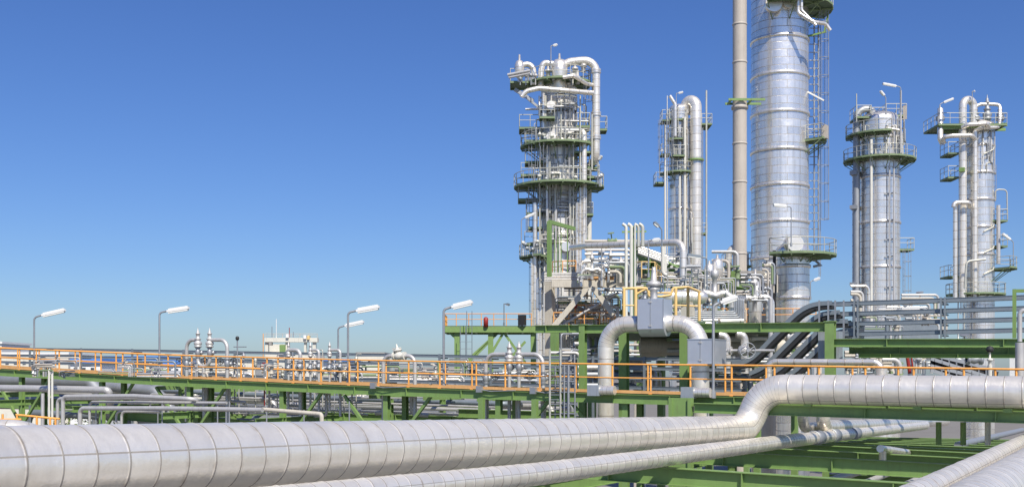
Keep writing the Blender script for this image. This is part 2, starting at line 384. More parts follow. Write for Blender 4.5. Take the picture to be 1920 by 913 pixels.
# ================================================================== WORLD, CAMERA
w = bpy.data.worlds.new('World'); scene.world = w; w.use_nodes = True
t_ = w.node_tree; bg = t_.nodes['Background']; sky = t_.nodes.new('ShaderNodeTexSky')
sun_dir = V((.52, -.46, .80)).normalized()
el = math.asin(sun_dir.z); az = math.atan2(sun_dir.x, sun_dir.y)
sky.sky_type = 'NISHITA'; sky.sun_disc = False; sky.sun_elevation = el; sky.sun_rotation = az
sky.altitude = 0; sky.air_density = 1.0; sky.dust_density = .7; sky.ozone_density = 10.0
hs_ = t_.nodes.new('ShaderNodeHueSaturation'); hs_.inputs['Saturation'].default_value = 1.09; hs_.inputs['Hue'].default_value = .512; t_.links.new(sky.outputs[0], hs_.inputs['Color']); t_.links.new(hs_.outputs[0], bg.inputs[0]); bg.inputs[1].default_value = .107
sl = bpy.data.lights.new('sun', 'SUN'); sl.energy = 5.0; sl.angle = math.radians(.5); sl.color = (1, .93, .82)
so = bpy.data.objects.new('sun', sl); COL.objects.link(so); so.location = (0, 0, 80)
so.rotation_euler = (-sun_dir).to_track_quat('-Z', 'Y').to_euler()
cam = bpy.data.cameras.new('camera'); co_ = bpy.data.objects.new('camera', cam); COL.objects.link(co_); scene.camera = co_
cam.sensor_width = 36; cam.lens = F/1920*36; cam.shift_y = (H-456.5)/1920; cam.clip_end = 6000; cam.clip_start = .1
co_.location = (0, 0, ZC); co_.rotation_euler = (math.radians(90), 0, AA)
vs = scene.view_settings; vs.view_transform = 'Standard'; vs.look = 'None'; vs.exposure = .13; vs.gamma = 1; vs.use_curve_mapping = False

# ================================================================== GROUND
gm, t, b = nt('ground_mat'); geo = N(t, 'ShaderNodeNewGeometry')
n1 = N(t, 'ShaderNodeTexNoise', i_Scale=.08, i_Detail=9.0, i_Roughness=.65); t.links.new(geo.outputs['Position'], n1.inputs['Vector'])
n2 = N(t, 'ShaderNodeTexNoise', i_Scale=3.0, i_Detail=6.0); t.links.new(geo.outputs['Position'], n2.inputs['Vector'])
c1 = mixc(t, n1.outputs[0], (.25, .235, .21), (.14, .13, .12)); t.links.new(mixc(t, math_(t, 'MULTIPLY', n2.outputs[0], .5), c1, (.2, .19, .16)), b.inputs['Base Color'])
b.inputs['Roughness'].default_value = .9; M['ground'] = gm
t, m = single('ground', 'ground', None, None, kind='structure')
m.hexa([(-3500, -900, -.5), (2500, -900, -.5), (2500, 4500, -.5), (-3500, 4500, -.5), (-3500, -900, 0), (2500, -900, 0), (2500, 4500, 0), (-3500, 4500, 0)]); m.done()
grm, t, b = nt('grass_mat'); geo = N(t, 'ShaderNodeNewGeometry')
n1 = N(t, 'ShaderNodeTexNoise', i_Scale=.5, i_Detail=9.0); t.links.new(geo.outputs['Position'], n1.inputs['Vector'])
t.links.new(mixc(t, n1.outputs[0], (.05, .09, .02), (.16, .16, .06)), b.inputs['Base Color']); b.inputs['Roughness'].default_value = .9; M['grass'] = grm
t, m = single('grass_strip', 'grass', None, None, kind='structure'); a = P(60, 760, 80)
m.box((a.x-30, a.y-4, .0), (a.x+26, a.y+10, .02)); m.done()

# ================================================================== FOREGROUND PIPES
def big_pipe(name, label, path, r, sp, esp, fil, seg=56, nf=18, bands=None, parts=True, mat='clad', sad=None, group=None):
    t = Thing(name, label, 'pipe', group); c = t.part('cladding', mat)
    pth = c.tube(path, r, seg, fil=fil, sp=sp, esp=esp, nf=nf, bead=(bands, .016, .0035) if bands else None)
    if sad:
        sm = t.part('shoe', 'steel')
        for p in sad:
            p = V(p); sm.box((p.x-.12, p.y-.2, p.z-r-.16), (p.x+.12, p.y+.2, p.z-r*.92))
    t.done()
z1 = lambda d, y: ZC+(H-y)/F*d
Xa = -11.6
def xa(px, py): return QX(px, py, Xa)
pA = xa(0, 876); pB = xa(1350, 809)
dirv = (pB-pA); back = pA-dirv.normalized()*14
e1 = xa(1399, 806); top0 = Q(1480, 729, 36.75); top1 = Q(2100, 737.5, 36.75)
e2 = V((Q(1430, 730, 36.75).x, 36.75, top0.z))
big_pipe('insulated_pipe', 'largest aluminium-clad pipe sweeping across the foreground, then rising and bending right', [back, e1, e2, top1], .485, .5, .125, 1.25, 72, 26, bands=.5)
p0 = QX(1000, 889, -10.8); p1 = QX(1480, 826, -10.8); p2 = QX(1735, 797, -10.8); dv = (p0-p1).normalized()
big_pipe('insulated_pipe', 'slimmer aluminium-clad pipe running diagonally just below the largest foreground pipe', [QX(150, 981, -10.8), QX(455, 947, -10.8), p0, p1, p2], .235, .34, .2, 0, 40, bands=.34)
# flanged dark lagging on the slim pipe
a0 = QX(1800, 889, -3.1); a1 = QX(1925, 827, -3.1); dv = (a0-a1).normalized()
big_pipe('insulated_pipe', 'aluminium-clad pipe with scuffed joints rising through the lower right corner', [a0+dv*15, a0, a1, a1-dv*14], .235, .5, .2, 0, 40, bands=.5)
a0 = QX(1800, 975, -2.1); a1 = QX(1920, 887, -2.1); dv = (a0-a1).normalized()
big_pipe('insulated_pipe', 'fat ribbed aluminium pipe cut off by the bottom right corner', [a0+dv*15, a0, a1, a1-dv*12], .45, .4, .2, 0, 56, bands=.4)
# rounded pipe end behind, bottom left
t = Thing('insulated_pipe', 'rounded grey pipe bend peeping over the big pipe at the far left', 'pipe'); c = t.part('cladding', 'clad')
q0 = P(-260, 812, 24.0); q1 = P(60, 812, 24.0); q2 = P(92, 860, 25.5)
c.tube([q0, q1, q2], .3, 36, fil=.45, sp=.8, esp=.3, nf=8); t.done()
# dark flange collars on slim pipe past the elbow
for px, py, w_, lab in ((1531, 820, .5, 'left'), (1562, 816, .45, 'middle'), (1600, 812, .5, 'right')):
    t, m = single('pipe_collar', 'galv', 'dark grey lagging collar around the slim diagonal pipe, %s of three beyond the bend' % lab, 'pipe collar', 'dark collars on the slim pipe')
    c = QX(px, py, -10.8); m.lathe(c, [(.236, -w_), (.27, -w_), (.27, w_), (.236, w_)], (0, 1, -.03), 28); m.done()

# ================================================================== PIPE RACK DECK (green)
RG = 'green deck beams crossing under the pipes'
for T_, px0, y0, px1, y1, h, lab in ((28.1, 1275, 877, 1680, 907, .46, 'nearest'), (37.7, 1462, 852, 1762, 871, .48, 'second nearest'), (41.6, 1515, 843, 1819, 858, .42, 'third from the front'), (45.2, 1560, 835, 1834, 849, .4, 'fourth from the front'), (48.5, 1600, 833, 1840, 843, .36, 'fifth from the front'), (51.5, 1620, 830, 1850, 838, .36, 'sixth from the front'), (54.7, 1650, 828, 1856, 834, .4, 'seventh from the front'), (58, 1670, 826, 1858, 831, .36, 'fourth from the back'), (61, 1690, 824, 1860, 828, .4, 'third from the back'), (64.5, 1695, 822, 1860, 825, .36, 'second from the back'), (68, 1700, 820, 1860, 823, .4, 'farthest')):
    t, m = single('deck_beam', 'green', 'green steel I-beam across the lower deck, %s of the row' % lab, 'steel beam', RG)
    a, b_ = Q(px0, y0, T_), Q(px1, y1, T_); sl_ = (b_.z-a.z)/(b_.x-a.x); sl_ = max(-.02, min(.02, sl_))
    xl, xr = -14.6, .4
    m.ibeam((xl, T_, a.z-h/2+(xl-a.x)*sl_), (xr, T_, a.z-h/2+(xr-a.x)*sl_), h, .3, .022, stiff=5); m.done()
for X_, lab in ((-14.9, 'left'), (.6, 'right')):
    t, m = single('deck_girder', 'green', 'long green girder carrying the lower deck beams on the %s side' % lab, 'steel girder')
    m.ibeam((X_, 20, ZC-3.1), (X_, 72, ZC-3.4), .5, .3); m.done()
for i, (X_, Y_) in enumerate(((-14.9, 28.1), (-14.9, 45.2), (.6, 28.1), (.6, 45.2), (-14.9, 61), (.6, 61))):
    t, m = single('deck_post', 'green', 'green steel post standing under the %s girder of the lower deck' % ('left' if X_ < 0 else 'right'), 'steel post', 'posts under the %s deck girder' % ('left' if X_ < 0 else 'right'))
    m.ibeam((X_, Y_, 0), (X_, Y_, ZC-3.36), .3, .3, .03, up=(0, 1, 0)); m.done()
# lower level under the deck: pipes along Y, seen between the beams
for i, (X_, z_, r_) in enumerate(((-13, -5.0, .2), (-11.6, -5.1, .15), (-9.2, -5, .3), (-7.4, -5.1, .12), (-5.6, -4.9, .25), (-4.1, -5, .16), (-1.9, -5, .2), (-8.3, -6.6, .3), (-6.4, -6.6, .14), (-3, -6.7, .2))):
    t, m = single('pipe', 'steel', 'grey pipe on the level below the green deck, glimpsed between its beams', 'pipe', 'pipes glimpsed below the green deck')
    m.tube([(X_, 16, ZC+z_), (X_, 78, ZC+z_)], r_, 14, sp=.9); m.done()
for i, T_ in enumerate((26, 30, 34, 38, 42, 46, 50, 54, 58, 62, 66)):
    t, m = single('lower_beam', 'green', 'green cross beam one level beneath the deck, partly hidden by pipes', 'steel beam', 'cross beams one level beneath the deck')
    m.ibeam((-15, T_, ZC-5.55), (1, T_, ZC-5.55), .4, .25); m.done()
# beam carrying the upper run of the big pipe, and its lit bracket post
t = Thing('pipe_support_beam', 'long green beam right beneath the upper run of the big pipe', 'steel beam'); m = t.part('beam', 'green')
m.ibeam(Q(1302, 764, 36.9), Q(2000, 785, 36.9), .34, .3, .022, stiff=4.5)
for px in (1515, 1720, 1890):
    s_ = t.part('pipe_shoe', 'green'); c = Q(px, 757+(px-1500)*.03, 36.75); s_.box((c.x-.12, c.y-.1, c.z-.08), (c.x+.12, c.y+.1, c.z+.05))
t.done()
t = Thing('bracket_post', 'short bright green flanged post at the left end of the pipe beam', 'steel post'); m = t.part('post', 'green')
a = Q(1277, 745, 36.9); a.z -= .01; m.ibeam((a.x, a.y, ZC-4.2), (a.x, a.y, a.z), .82, .3, .12, up=(1, 0, 0)); t.done()
for px, lab in ((1760, 'left'), (1806, 'middle'), (1852, 'right')):
    t, m = single('support_stub', 'pvc' if px == 1852 else 'green', '%s of the three short uprights under the upper pipe beam' % lab, 'post')
    a = Q(px, 791, 38.6); b_ = Q(px, 834, 38.6); m.tube([a, b_], .09, 12); m.done()
for px, lab in ((1505, 'left'), (1543, 'right')):
    t, m = single('pipe', 'clad_s', 'thick upright pipe under the pipe beam behind the big bend, %s of a pair' % lab, 'pipe', 'upright pair behind the big bend')
    a = Q(px, 700, 43.5+(px > 1510)*1.0); b_ = V((a.x, a.y, ZC-2.0)); m.tube([a, b_, V((a.x, 76, ZC-2.9))], .2+.07*(px > 1510), 24, fil=.5, sp=.6, esp=.15); m.done()
for i, (X_, z_, r_, y0_, y1_, lab) in enumerate(((-7.9, -2.5, .13, 40, 47, 'short capped pipe stub lying on the deck beams'), (-7.0, -3.0, .16, 52, 82, 'darker grey pipe receding in the shade behind the deck beams'))):
    t, m = single('insulated_pipe' if i else 'pipe_stub', 'galv' if i else 'clad_s', lab, 'pipe'); m.tube([(X_, y0_, ZC+z_), (X_, y1_, ZC+z_-.6)], r_, 20, sp=.6)
    if not i: m.tube([(X_, y0_+.4, ZC+z_), (X_, y0_+.4, ZC+z_-.6)], r_, 16)
    m.done()

# ================================================================== WALKWAY
WF = [(-160, 681), (0, 692), (320, 709.5), (620, 722), (920, 732), (1200, 739.5), (1440, 745), (1920, 759), (2100, 763)]
def lerp(tab, x):
    for (a, ya), (b_, yb) in zip(tab, tab[1:]):
        if x <= b_ or b_ == tab[-1][0]: return ya+(yb-ya)*(x-a)/(b_-a)
def pxof(X_, T_): return 960+F*(X_*CA+T_*SA)/(-X_*SA+T_*CA)
TW0, TW1 = 37.9, 39.5
def wfl(X_):      # floor point on the front edge at world X
    px = pxof(X_, TW0); return Q(px, lerp(WF, px), TW0).z
t = Thing('walkway', 'long elevated walkway on green beams crossing the whole picture', 'walkway')
fb = t.part('front_beam', 'green'); rb = t.part('rear_beam', 'green'); gr = t.part('grating', 'dgreen')
xs = [-62]+[V(Q(px, 700, TW0)).x for px, _ in WF[1:-1]]+[2]
for a, b_ in zip(xs, xs[1:]):
    za, zb = wfl(a), wfl(b_)
    fb.ibeam((a, TW0, za-.17), (b_, TW0, zb-.17), .34, .2, .02, stiff=3.0); rb.ibeam((a, TW1, za-.17), (b_, TW1, zb-.17), .34, .2, .02, stiff=3.0)
    gr.bar((a, (TW0+TW1)/2, za+.02), (b_, (TW0+TW1)/2, zb+.02), TW1-TW0-.1, .03)
SX = [-57, -50.5, -44.5, -38.6, -33, -27.4, -22, -16.6]
for i, X_ in enumerate(SX):
    zt = wfl(X_)-.35
    for T_ in (TW0+.15, TW1-.1):
        p = t.part('column', 'green'); p.ibeam((X_, T_, 0), (X_, T_, zt), .22, .22, .025, up=(0, 1, 0))
    p = t.part('crossbeam', 'green'); p.ibeam((X_, TW0-1.6, zt-1.3), (X_, TW1+6, zt-1.3), .3, .22)
    p = t.part('brace', 'green')
    p.bar((X_+.1, TW0+.15, zt-2.4), (X_+2.2, TW0+.15, zt-.02), .12, .12)
    if i % 2: p.bar((X_-.1, TW0+.15, zt-2.4), (X_-2.2, TW0+.15, zt-.02), .12, .12)
t.done()
t = Thing('lower_walkway_beam', 'dark green beam running one level below the walkway', 'steel beam'); m = t.part('beam', 'green')
for a, b_ in ((-46, -31), (-31, -16)): m.ibeam((a, TW1+.3, wfl(a)-2.1), (b_, TW1+.3, wfl(b_)-2.1), .42, .25, stiff=3)
t.done()
def handrail(T_, label, gaps, dx, m1='orange'):
    t = Thing('handrail', label, 'handrail'); R = t.part('top_rail', m1); Mi = t.part('mid_rail', m1); To = t.part('toe_board', 'toe'); was = True
    X_ = -60+dx; step = 1.52
    def ok(x): return not any(a < pxof(x, T_) < b for a, b in gaps)
    while X_ < 1:
        X2 = X_+step; za, zb = wfl(X_), wfl(X2)
        if ok(X_) and ok(X2):
            if not was: R = t.part('top_rail', m1); Mi = t.part('mid_rail', m1); To = t.part('toe_board', 'toe')
            was = True
            R.tube([(X_, T_, za+1.1), (X2, T_, zb+1.1)], .032, 8); Mi.tube([(X_, T_, za+.6), (X2, T_, zb+.6)], .024, 8)
            To.bar((X_, T_, za+.10), (X2, T_, zb+.09), .012, .11)
        if ok(X_):
            p = t.part('post', m1); p.tube([(X_, T_+.03, za), (X_, T_+.03, za+1.1)], .038, 8); p.box((X_-.06, T_-.04, za+.02), (X_+.06, T_+.08, za+.05))
        if not ok(X2): was = False
        X_ = X2
    t.done()
handrail(TW0, 'orange front handrail with toe board along the near edge of the walkway', [(1028, 1056)], .35)
handrail(TW1, 'orange rear handrail along the far edge of the walkway', [(1100, 1175), (1280, 1345)], 1.1)
# cable clips and junction boxes on the walkway beam
for px, lab in ((899, 'below the left arch pipe'), (1000, 'near the caged ladder'), (700, 'near the short lamp')):
    t, m = single('junction_box', 'galv', 'small grey junction box on the walkway %s' % lab, 'junction box'); a = Q(px, lerp(WF, px)-1, TW0-.15)
    m.box((a.x-.12, a.y-.08, a.z-.1), (a.x+.12, a.y+.08, a.z+.15)); m.tube([(a.x+.12, a.y, a.z), (a.x+.5, a.y, a.z-.06), (a.x+1.6, a.y+.05, a.z-.02)], .02, 6, fil=.1); m.done()
for px, lab in ((1122, 'left'), (1298, 'right')):
    t = Thing('pipe_stub', 'square grey box with a short round stub on the walkway edge, %s of two' % lab, 'pipe stub'); y = lerp(WF, px)-6
    a = Q(px-4, y, TW0-.35); m = t.part('box', 'cab'); m.box((a.x-.28, a.y-.2, a.z-.2), (a.x+.18, a.y+.2, a.z+.2))
    m = t.part('stub', 'clad_s'); m.tube([(a.x+.18, a.y, a.z), (a.x+.75, a.y, a.z)], .17, 18, sp=.15); t.done()
# caged ladder through the walkway
t = Thing('ladder', 'grey caged ladder rising through the orange handrail of the walkway', 'ladder'); T_ = 37.45
r_ = t.part('ladder_rail', 'rail_g')
for px, y in ((1031, 655), (1051, 655)): r_.tube([Q(px, y, T_), Q(px, 900, T_)], .042, 8)
g = t.part('rung', 'galv')
for i in range(20): g.tube([Q(1031, 668+i*9, T_), Q(1051, 668+i*9, T_)], .018, 6)
g = t.part('cage', 'galv')
for px in (1041, 1058, 1066, 1078): g.tube([Q(px, 684, T_+(.5 if px == 1041 else -.1)), Q(px, 800, T_+(.5 if px == 1041 else -.1))], .03 if px != 1066 else .05, 6)
for y in (685, 700, 715, 735, 757, 775): g.tube([Q(1051, y, T_), Q(1066, y, T_-.1), Q(1079, y+.5, T_-.1)], .03, 6)
t.done()

# ================================================================== CABLE TRAYS
TT = 45.0
TY = [(-200, 647), (0, 651), (300, 655.5), (620, 661), (920, 666), (1275, 670), (1420, 672)]
TZ = [(1500, 568.5), (1610, 565), (1760, 559.5), (1930, 553), (2100, 548)]
names = ['topmost', 'second from the top', 'third from the top', 'lowest']
zof = lambda tab, px: Q(px, lerp(tab, px), TT).z
def tray_run(label, group, path, h=.13, W=.55, cover=.0, cable=.07):
    t = Thing('cable_tray', label, 'cable tray', group); s_ = t.part('side_rail', 'tray'); s2 = t.part('side_rail', 'tray'); c = t.part('cable_bundle', 'black'); r_ = t.part('rung', 'tray')
    for (a, b_) in zip(path, path[1:]):
        a, b_ = V(a), V(b_); o = V((0, W, 0))
        s_.bar(a, b_, .012, h, (0, 0, 1)); s_.bar(a, b_, .05, .012, (0, 0, 1), (0, h/2)); s_.bar(a, b_, .05, .012, (0, 0, 1), (0, -h/2))
        s2.bar(a+o, b_+o, .012, h, (0, 0, 1))
        c.bar(a+o*.5-V((0, 0, cable*.4)), b_+o*.5-V((0, 0, cable*.4)), W*.8, cable)
        L = (b_-a).length
        for k in range(int(L/.6)):
            q = a+(b_-a)*((k+.5)/max(1, int(L/.6))); r_.bar(q-V((0, -.01, h*.4)), q+o-V((0, .01, h*.4)), .03, .03)
    t.done()
for k in range(4):
    pxs = [-160, 0, 160, 300, 460, 620, 770, 920, 1100, 1275, 1390]
    pts = [V((Q(px, 700, TT).x, TT, zof(TY, px)-.07-k*.42)) for px in pxs]
    tray_run('%s of the four long grey cable trays behind the walkway' % names[k], 'long cable trays behind the walkway', pts)
    pts = [V((Q(px, 700, TT).x, TT, zof(TZ, px)-.07-k*.40)) for px in (1530+k*14, 1610, 1760, 1930, 2080)]
    tray_run('%s of the four raised grey cable trays above the right green beam' % names[k], 'raised cable trays on the right', pts, .15)
# frames that hold them
for i, px in enumerate(range(-40, 1400, 96)):
    y = lerp(TY, px); a = Q(px, y-1, TT-.06); t, m = single('tray_post', 'tray', 'slim grey upright holding the long cable trays behind the walkway', 'post', 'uprights of the long cable trays')
    m.bar((a.x, a.y, a.z), (a.x, a.y, 0), .09, .09); 
    for k in range(4): m.box((a.x-.04, a.y, a.z-.17-k*.42), (a.x+.04, a.y+.7, a.z-.22-k*.42))
    m.done()
for px, y0, y1, lab in ((1605, 562, 634, 'left'), (1768, 557, 634, 'right')):
    t, m = single('tray_post', 'tray', 'double grey upright holding the raised cable trays, %s of two' % lab, 'post')
    for o in (-.07, .07): a = Q(px, y0, TT-.15); b_ = Q(px, y1, TT-.15); m.bar(a+V((o, 0, 0)), b_+V((o, 0, 0)), .05, .1)
    for k in range(4): m.box((a.x-.1, a.y, a.z-.22-k*.4), (a.x+.1, a.y+.75, a.z-.27-k*.4))
    m.done()
for i, px in enumerate((1536, 1553, 1566, 1582)):
    t, m = single('tray_upright', 'galv', 'thin bare upright in front of where the cable trays level out', 'post', 'four thin uprights at the tray bend'); m.bar(Q(px, 563, TT-.5), Q(px, 622 if px < 1560 else 640, TT-.5), .06, .06); m.done()
# the curved climbing trays
CV = [[(1372, 681), (1392, 679), (1408, 672), (1425, 657), (1445, 636), (1465, 616), (1482, 598), (1498, 584), (1516, 574), (1536, 569), (1560, 568)],
      [(1405, 700), (1424, 692), (1440, 680), (1458, 662), (1478, 642), (1500, 620), (1516, 605), (1532, 593), (1550, 587), (1575, 585)],
      [(1440, 703), (1458, 693), (1475, 679), (1494, 660), (1514, 640), (1532, 622), (1546, 609), (1562, 603), (1590, 602)],
      [(1478, 703), (1494, 692), (1510, 677), (1530, 657), (1552, 636), (1566, 625), (1582, 620), (1600, 619)]]
for k, cv in enumerate(CV):
    t = Thing('climbing_cable_tray', '%s of the dark cable trays curving up to the right behind the green beam' % ['outermost', 'second', 'third', 'innermost'][k], 'cable tray', 'cable trays curving up to the right')
    s_ = t.part('side_rail', 'tray'); c = t.part('cable_bundle', 'black'); s2 = t.part('far_rail', 'tray')
    p4 = []
    for i in range(len(cv)-1):        # smooth the curve
        g = [V((*cv[max(0, min(len(cv)-1, i+o))], 0)) for o in (-1, 0, 1, 2)]
        for u in (0, .33, .66): p4.append(.5*((2*g[1])+(g[2]-g[0])*u+(2*g[0]-5*g[1]+4*g[2]-g[3])*u*u+(3*g[1]-g[0]-3*g[2]+g[3])*u**3))
    p4.append(V((*cv[-1], 0))); pts = [Q(q_.x, q_.y, TT-.3+.12*k) for q_ in p4]
    for q_ in pts: q_.y = pts[0].y
    s_.sweep(pts, -.02, .01, -.085, .085); c.sweep(pts, .02, .52, -.24, -.09); s2.sweep(pts, .58, .61, -.15, .05)
    t.done()

# ================================================================== GREEN FRAME
TG = 42.0
GP = 'green steel columns of the frame behind the walkway'
for px, y, w_, lab in ((1093, 608, .26, 'first green column from the left behind the handrail, left of the looped silver pipe'), (1170, 612, .33, 'green column standing inside the looped silver pipe, near its left leg'), (1284, 612, .33, 'green column standing inside the looped silver pipe, near its right leg'), (1557, 602, .34, 'bright green column at the right end of the long green beam')):
    t, m = single('steel_column', 'green', lab, 'steel column', GP); a = Q(px, y, TG)
    m.ibeam((a.x, a.y, 0 if px < 1500 else ZC-1.1), (a.x, a.y, a.z), w_, w_, .03, up=(0, 1, 0)); m.box((a.x-w_*.6, a.y-w_*.6, a.z-.03), (a.x+w_*.6, a.y+w_*.6, a.z)); m.done()
def gbeam(px0, y0, px1, y1, T_, h, label, st=4.0, dy=0):
    t, m = single('steel_beam', 'green', label, 'steel beam'); a, b_ = Q(px0, y0, T_), Q(px1, y1, T_); a.z -= h/2; b_.z -= h/2
    m.ibeam(a, b_, h, .26, .02, stiff=st); m.done()
gbeam(1004, 610, 1091, 609, TG, .32, 'left stretch of the long green beam, left of the first column')
gbeam(1096, 609, 1552, 604, TG+.02, .35, 'long green beam passing behind the looped silver pipe', 9)
gbeam(1562, 635, 2000, 635, TG, .30, 'green beam right under the raised cable trays')
gbeam(1592, 649, 2000, 650, 46.5, .3, 'second green beam, just below and behind the beam under the raised trays')
gbeam(1610, 661, 2000, 661, 50, .22, 'dark lowest green beam under the raised trays')
for px, lab in ((1590, 'left'), (1745, 'right')):
    t, m = single('bracket', 'green', 'small lit green bracket between the two beams under the trays, %s of two' % lab, 'bracket'); a = Q(px, 650, TG+.2); b_ = Q(px+28, 651, 46.4); m.bar(a, b_, .25, .03); m.done()
t, m = single('portal_frame', 'green', 'slim green portal frame at the right edge beside the raised trays', 'steel frame')
a, b_, c = Q(1902, 634, 43), Q(1902, 542, 43), Q(1990, 541, 43); m.bar(a, b_, .12, .12); m.bar(b_-V((.06, 0, .06)), c-V((0, .0, .0625)), .113, .113); m.done()
t, m = single('cabinet', 'cab', 'grey panel box mounted left of the bright green column', 'cabinet'); a, b_ = Q(1534, 622, TG+.6), Q(1580, 678, TG+1.2); m.box(a, b_); m.done()

# ================================================================== LOOPED SILVER PIPE
t = Thing('looped_pipe', 'large silver pipe forming an upside-down U above the walkway', 'pipe'); TL = 40.5
c = t.part('cladding', 'clad'); c.tube([Q(1136, 850, TL), Q(1136, 608, TL), Q(1314, 606, TL), Q(1314, 850, TL)], .32, 48, fil=.95, sp=.75, esp=.17, nf=14)
bx = t.part('valve_box', 'duct', None, 'square box of sheet metal on top of the loop'); a = Q(1194, 561, TL-.55); b_ = Q(1243, 606, TL-.55)
bx.box((a.x, TL-.5, a.z), (b_.x, TL+.42, b_.z-.2)); bx.lathe(((a.x+b_.x)/2, TL-.04, b_.z-.02), [(.46, -(b_.x-a.x)/2+.003), (.46, (b_.x-a.x)/2-.003)], (1, 0, 0), 30)
bx.lathe(((a.x+b_.x)/2, TL-.04, b_.z-.02), [(.3, -(b_.x-a.x)/2+.003), (.46, -(b_.x-a.x)/2+.003)], (1, 0, 0), 30); bx.lathe(((a.x+b_.x)/2, TL-.04, b_.z-.02), [(.46, (b_.x-a.x)/2-.003), (.3, (b_.x-a.x)/2-.003)], (1, 0, 0), 30)
bx = t.part('valve_box', 'duct', None, 'larger box of sheet metal around the right leg'); a = Q(1289, 636, TL-.6); b_ = Q(1337, 681, TL-.6); bx.box((a.x, TL-.6, b_.z), (b_.x, TL+.9, a.z))
for q in (a.z, b_.z): bx.box((a.x-.02, TL-.62, q-.015), (b_.x+.02, TL+.92, q+.015))
A2, B2 = Q(1194, 561, TL-.55), Q(1243, 606, TL-.55)
for (xa_, xb_, za_, zb_, y_) in ((A2.x, B2.x, B2.z-.2, A2.z, TL-.5), (a.x, b_.x, b_.z, a.z, TL-.6)):
    
    for xx in (xa_+.01, (xa_+xb_)/2, xb_-.01): t.part('seam_strip', 'galv').box((xx-.014, y_-.008, za_+.02), (xx+.014, y_-.001, zb_-.02))
    for zz in (za_+.12, zb_-.12):
        lt = t.part('latch', 'steel'); lt.box(((xa_+xb_)/2-.06, y_-.03, zz-.03), ((xa_+xb_)/2+.06, y_-.009, zz+.03))
        for k in range(9): lt.box((xa_+.06+k*(xb_-xa_-.12)/8-.006, y_-.006, zz-.006), (xa_+.06+k*(xb_-xa_-.12)/8+.006, y_-.001, zz+.006))
t.done()
t = Thing('gate_valve', 'upright valve with dark handwheel rising out of the box on the silver loop', 'valve'); m = t.part('stem', 'steel'); c = Q(1226, 561, TL)
m.lathe(c, [(.14, -.1), (.14, .35), (.24, .36), (.24, .42), (.14, .44), (.2, .5), (.3, .52), (.3, .6), (.26, .66), (.12, .72), (.09, 1.1), (.07, 1.25), (0, 1.25)], (0, 0, 1), 16)
w_ = t.part('handwheel', 'galv'); cc = c+V((.25, .1, .58)); w_.tube([c+V((0, 0, .58)), cc+V((.05, .1, 0))], .04, 8); wheel(w_, cc, .3, (.75, .65, 0), .02); t.done()
t = Thing('gate_valve', 'silver valve with spoked handwheel to the right of the large sheet-metal box', 'valve'); m = t.part('shaft', 'steel'); a, b_ = Q(1362, 657, TL+.3), Q(1452, 657, TL+.3)
m.tube([a, b_], .055, 10); m.lathe(Q(1395, 657, TL+.3), [(.06, -.2), (.17, -.17), (.2, -.05), (.2, .05), (.17, .17), (.06, .2)], (1, 0, 0), 16); flange(m, Q(1368, 657, TL+.3), .09, (1, 0, 0), .04)
w_ = t.part('handwheel', 'galv'); wheel(w_, Q(1402, 657, TL+.1), .29, (.55, -.8, 0), .02); t.done()

# ================================================================== PIPES AND VALVES ON THE WALKWAY
TP = 38.75
def q(px, py, T_=TP): return Q(px, py, T_)
VG = 'relief valve pairs on the walkway'
def twin(xl, v1, v2, xr, ytop, yspire, yfoot, r, label, ubend):
    t = Thing('relief_valve_pair', label, 'relief valves', VG)
    p = t.part('pipe', 'steel'); p.tube([q(xl, 790), q(xl, ytop), q(v1, ytop)], r, 14, fil=.4)
    p = t.part('pipe', 'steel'); p.tube([q(xr, 790), q(xr, ytop), q(v2, ytop)], r, 14, fil=.4)
    for vx in (v1, v2):
        v_ = t.part('relief_valve', 'steel'); a = q(vx, ytop+16); relief_valve(v_, a, q(vx, yspire).z, r*.95)
    p = t.part('inlet_pipe', 'steel')
    if ubend:
        y = lerp(WF, (v1+v2)/2)-26; p.tube([q(v1, ytop+18), q(v1, y), q(v2, y), q(v2, ytop+18)], r, 14, fil=.3); p.tube([q((v1+v2)/2, y+2), q((v1+v2)/2, 790)], r, 14)
    else:
        for vx in (v1, v2): p.tube([q(vx, ytop+18), q(vx, 790)], r*.85, 12)
    for x_, yy in ((xl, ytop+45), (xr, ytop+45), (v1, ytop+24), (v2, ytop+24)):
        f = t.part('gate_valve', 'galv'); c = q(x_, yy); valve_body(f, c, r*.85, (0, 0, 1), V((.0, .45, 0)), .42)
    for x_, dx in ((xl, -14 if ubend else 18), (v1, 12 if ubend else -0), (v2, 20), (xr, 12)):
        if ubend or x_ in (xl, v2, xr): wheel(t.part('handwheel', 'black'), q(x_+dx, ytop+40, TP+.2), .16, (.3, -1, 0), .016)
    t.done()
twin(350, 371, 393, 426, 637, 614, 712, .085, 'pair of silver relief valves between two pipe arches on the left part of the walkway', True)
twin(911, 955, 973, 1018, 664, 639, 738, .085, 'pair of silver relief valves between two pipe arches left of the caged ladder', False)
t = Thing('pipe_arch', 'low silver pipe arch with flanged valve on top in the middle of the walkway', 'pipe'); p = t.part('pipe', 'steel')
p.tube([q(719, 800), q(719, 667), q(778, 667), q(778, 800)], .085, 16, fil=.35); v_ = t.part('valve', 'pvc'); c = q(748, 667); valve_body(v_, c, .1, (1, 0, 0), V((-.12, 0, .45)), .5)
v_.tube([c+V((-.25, 0, .1)), c+V((-.3, 0, .3)), c+V((.1, 0, .34))], .03, 8); t.done()
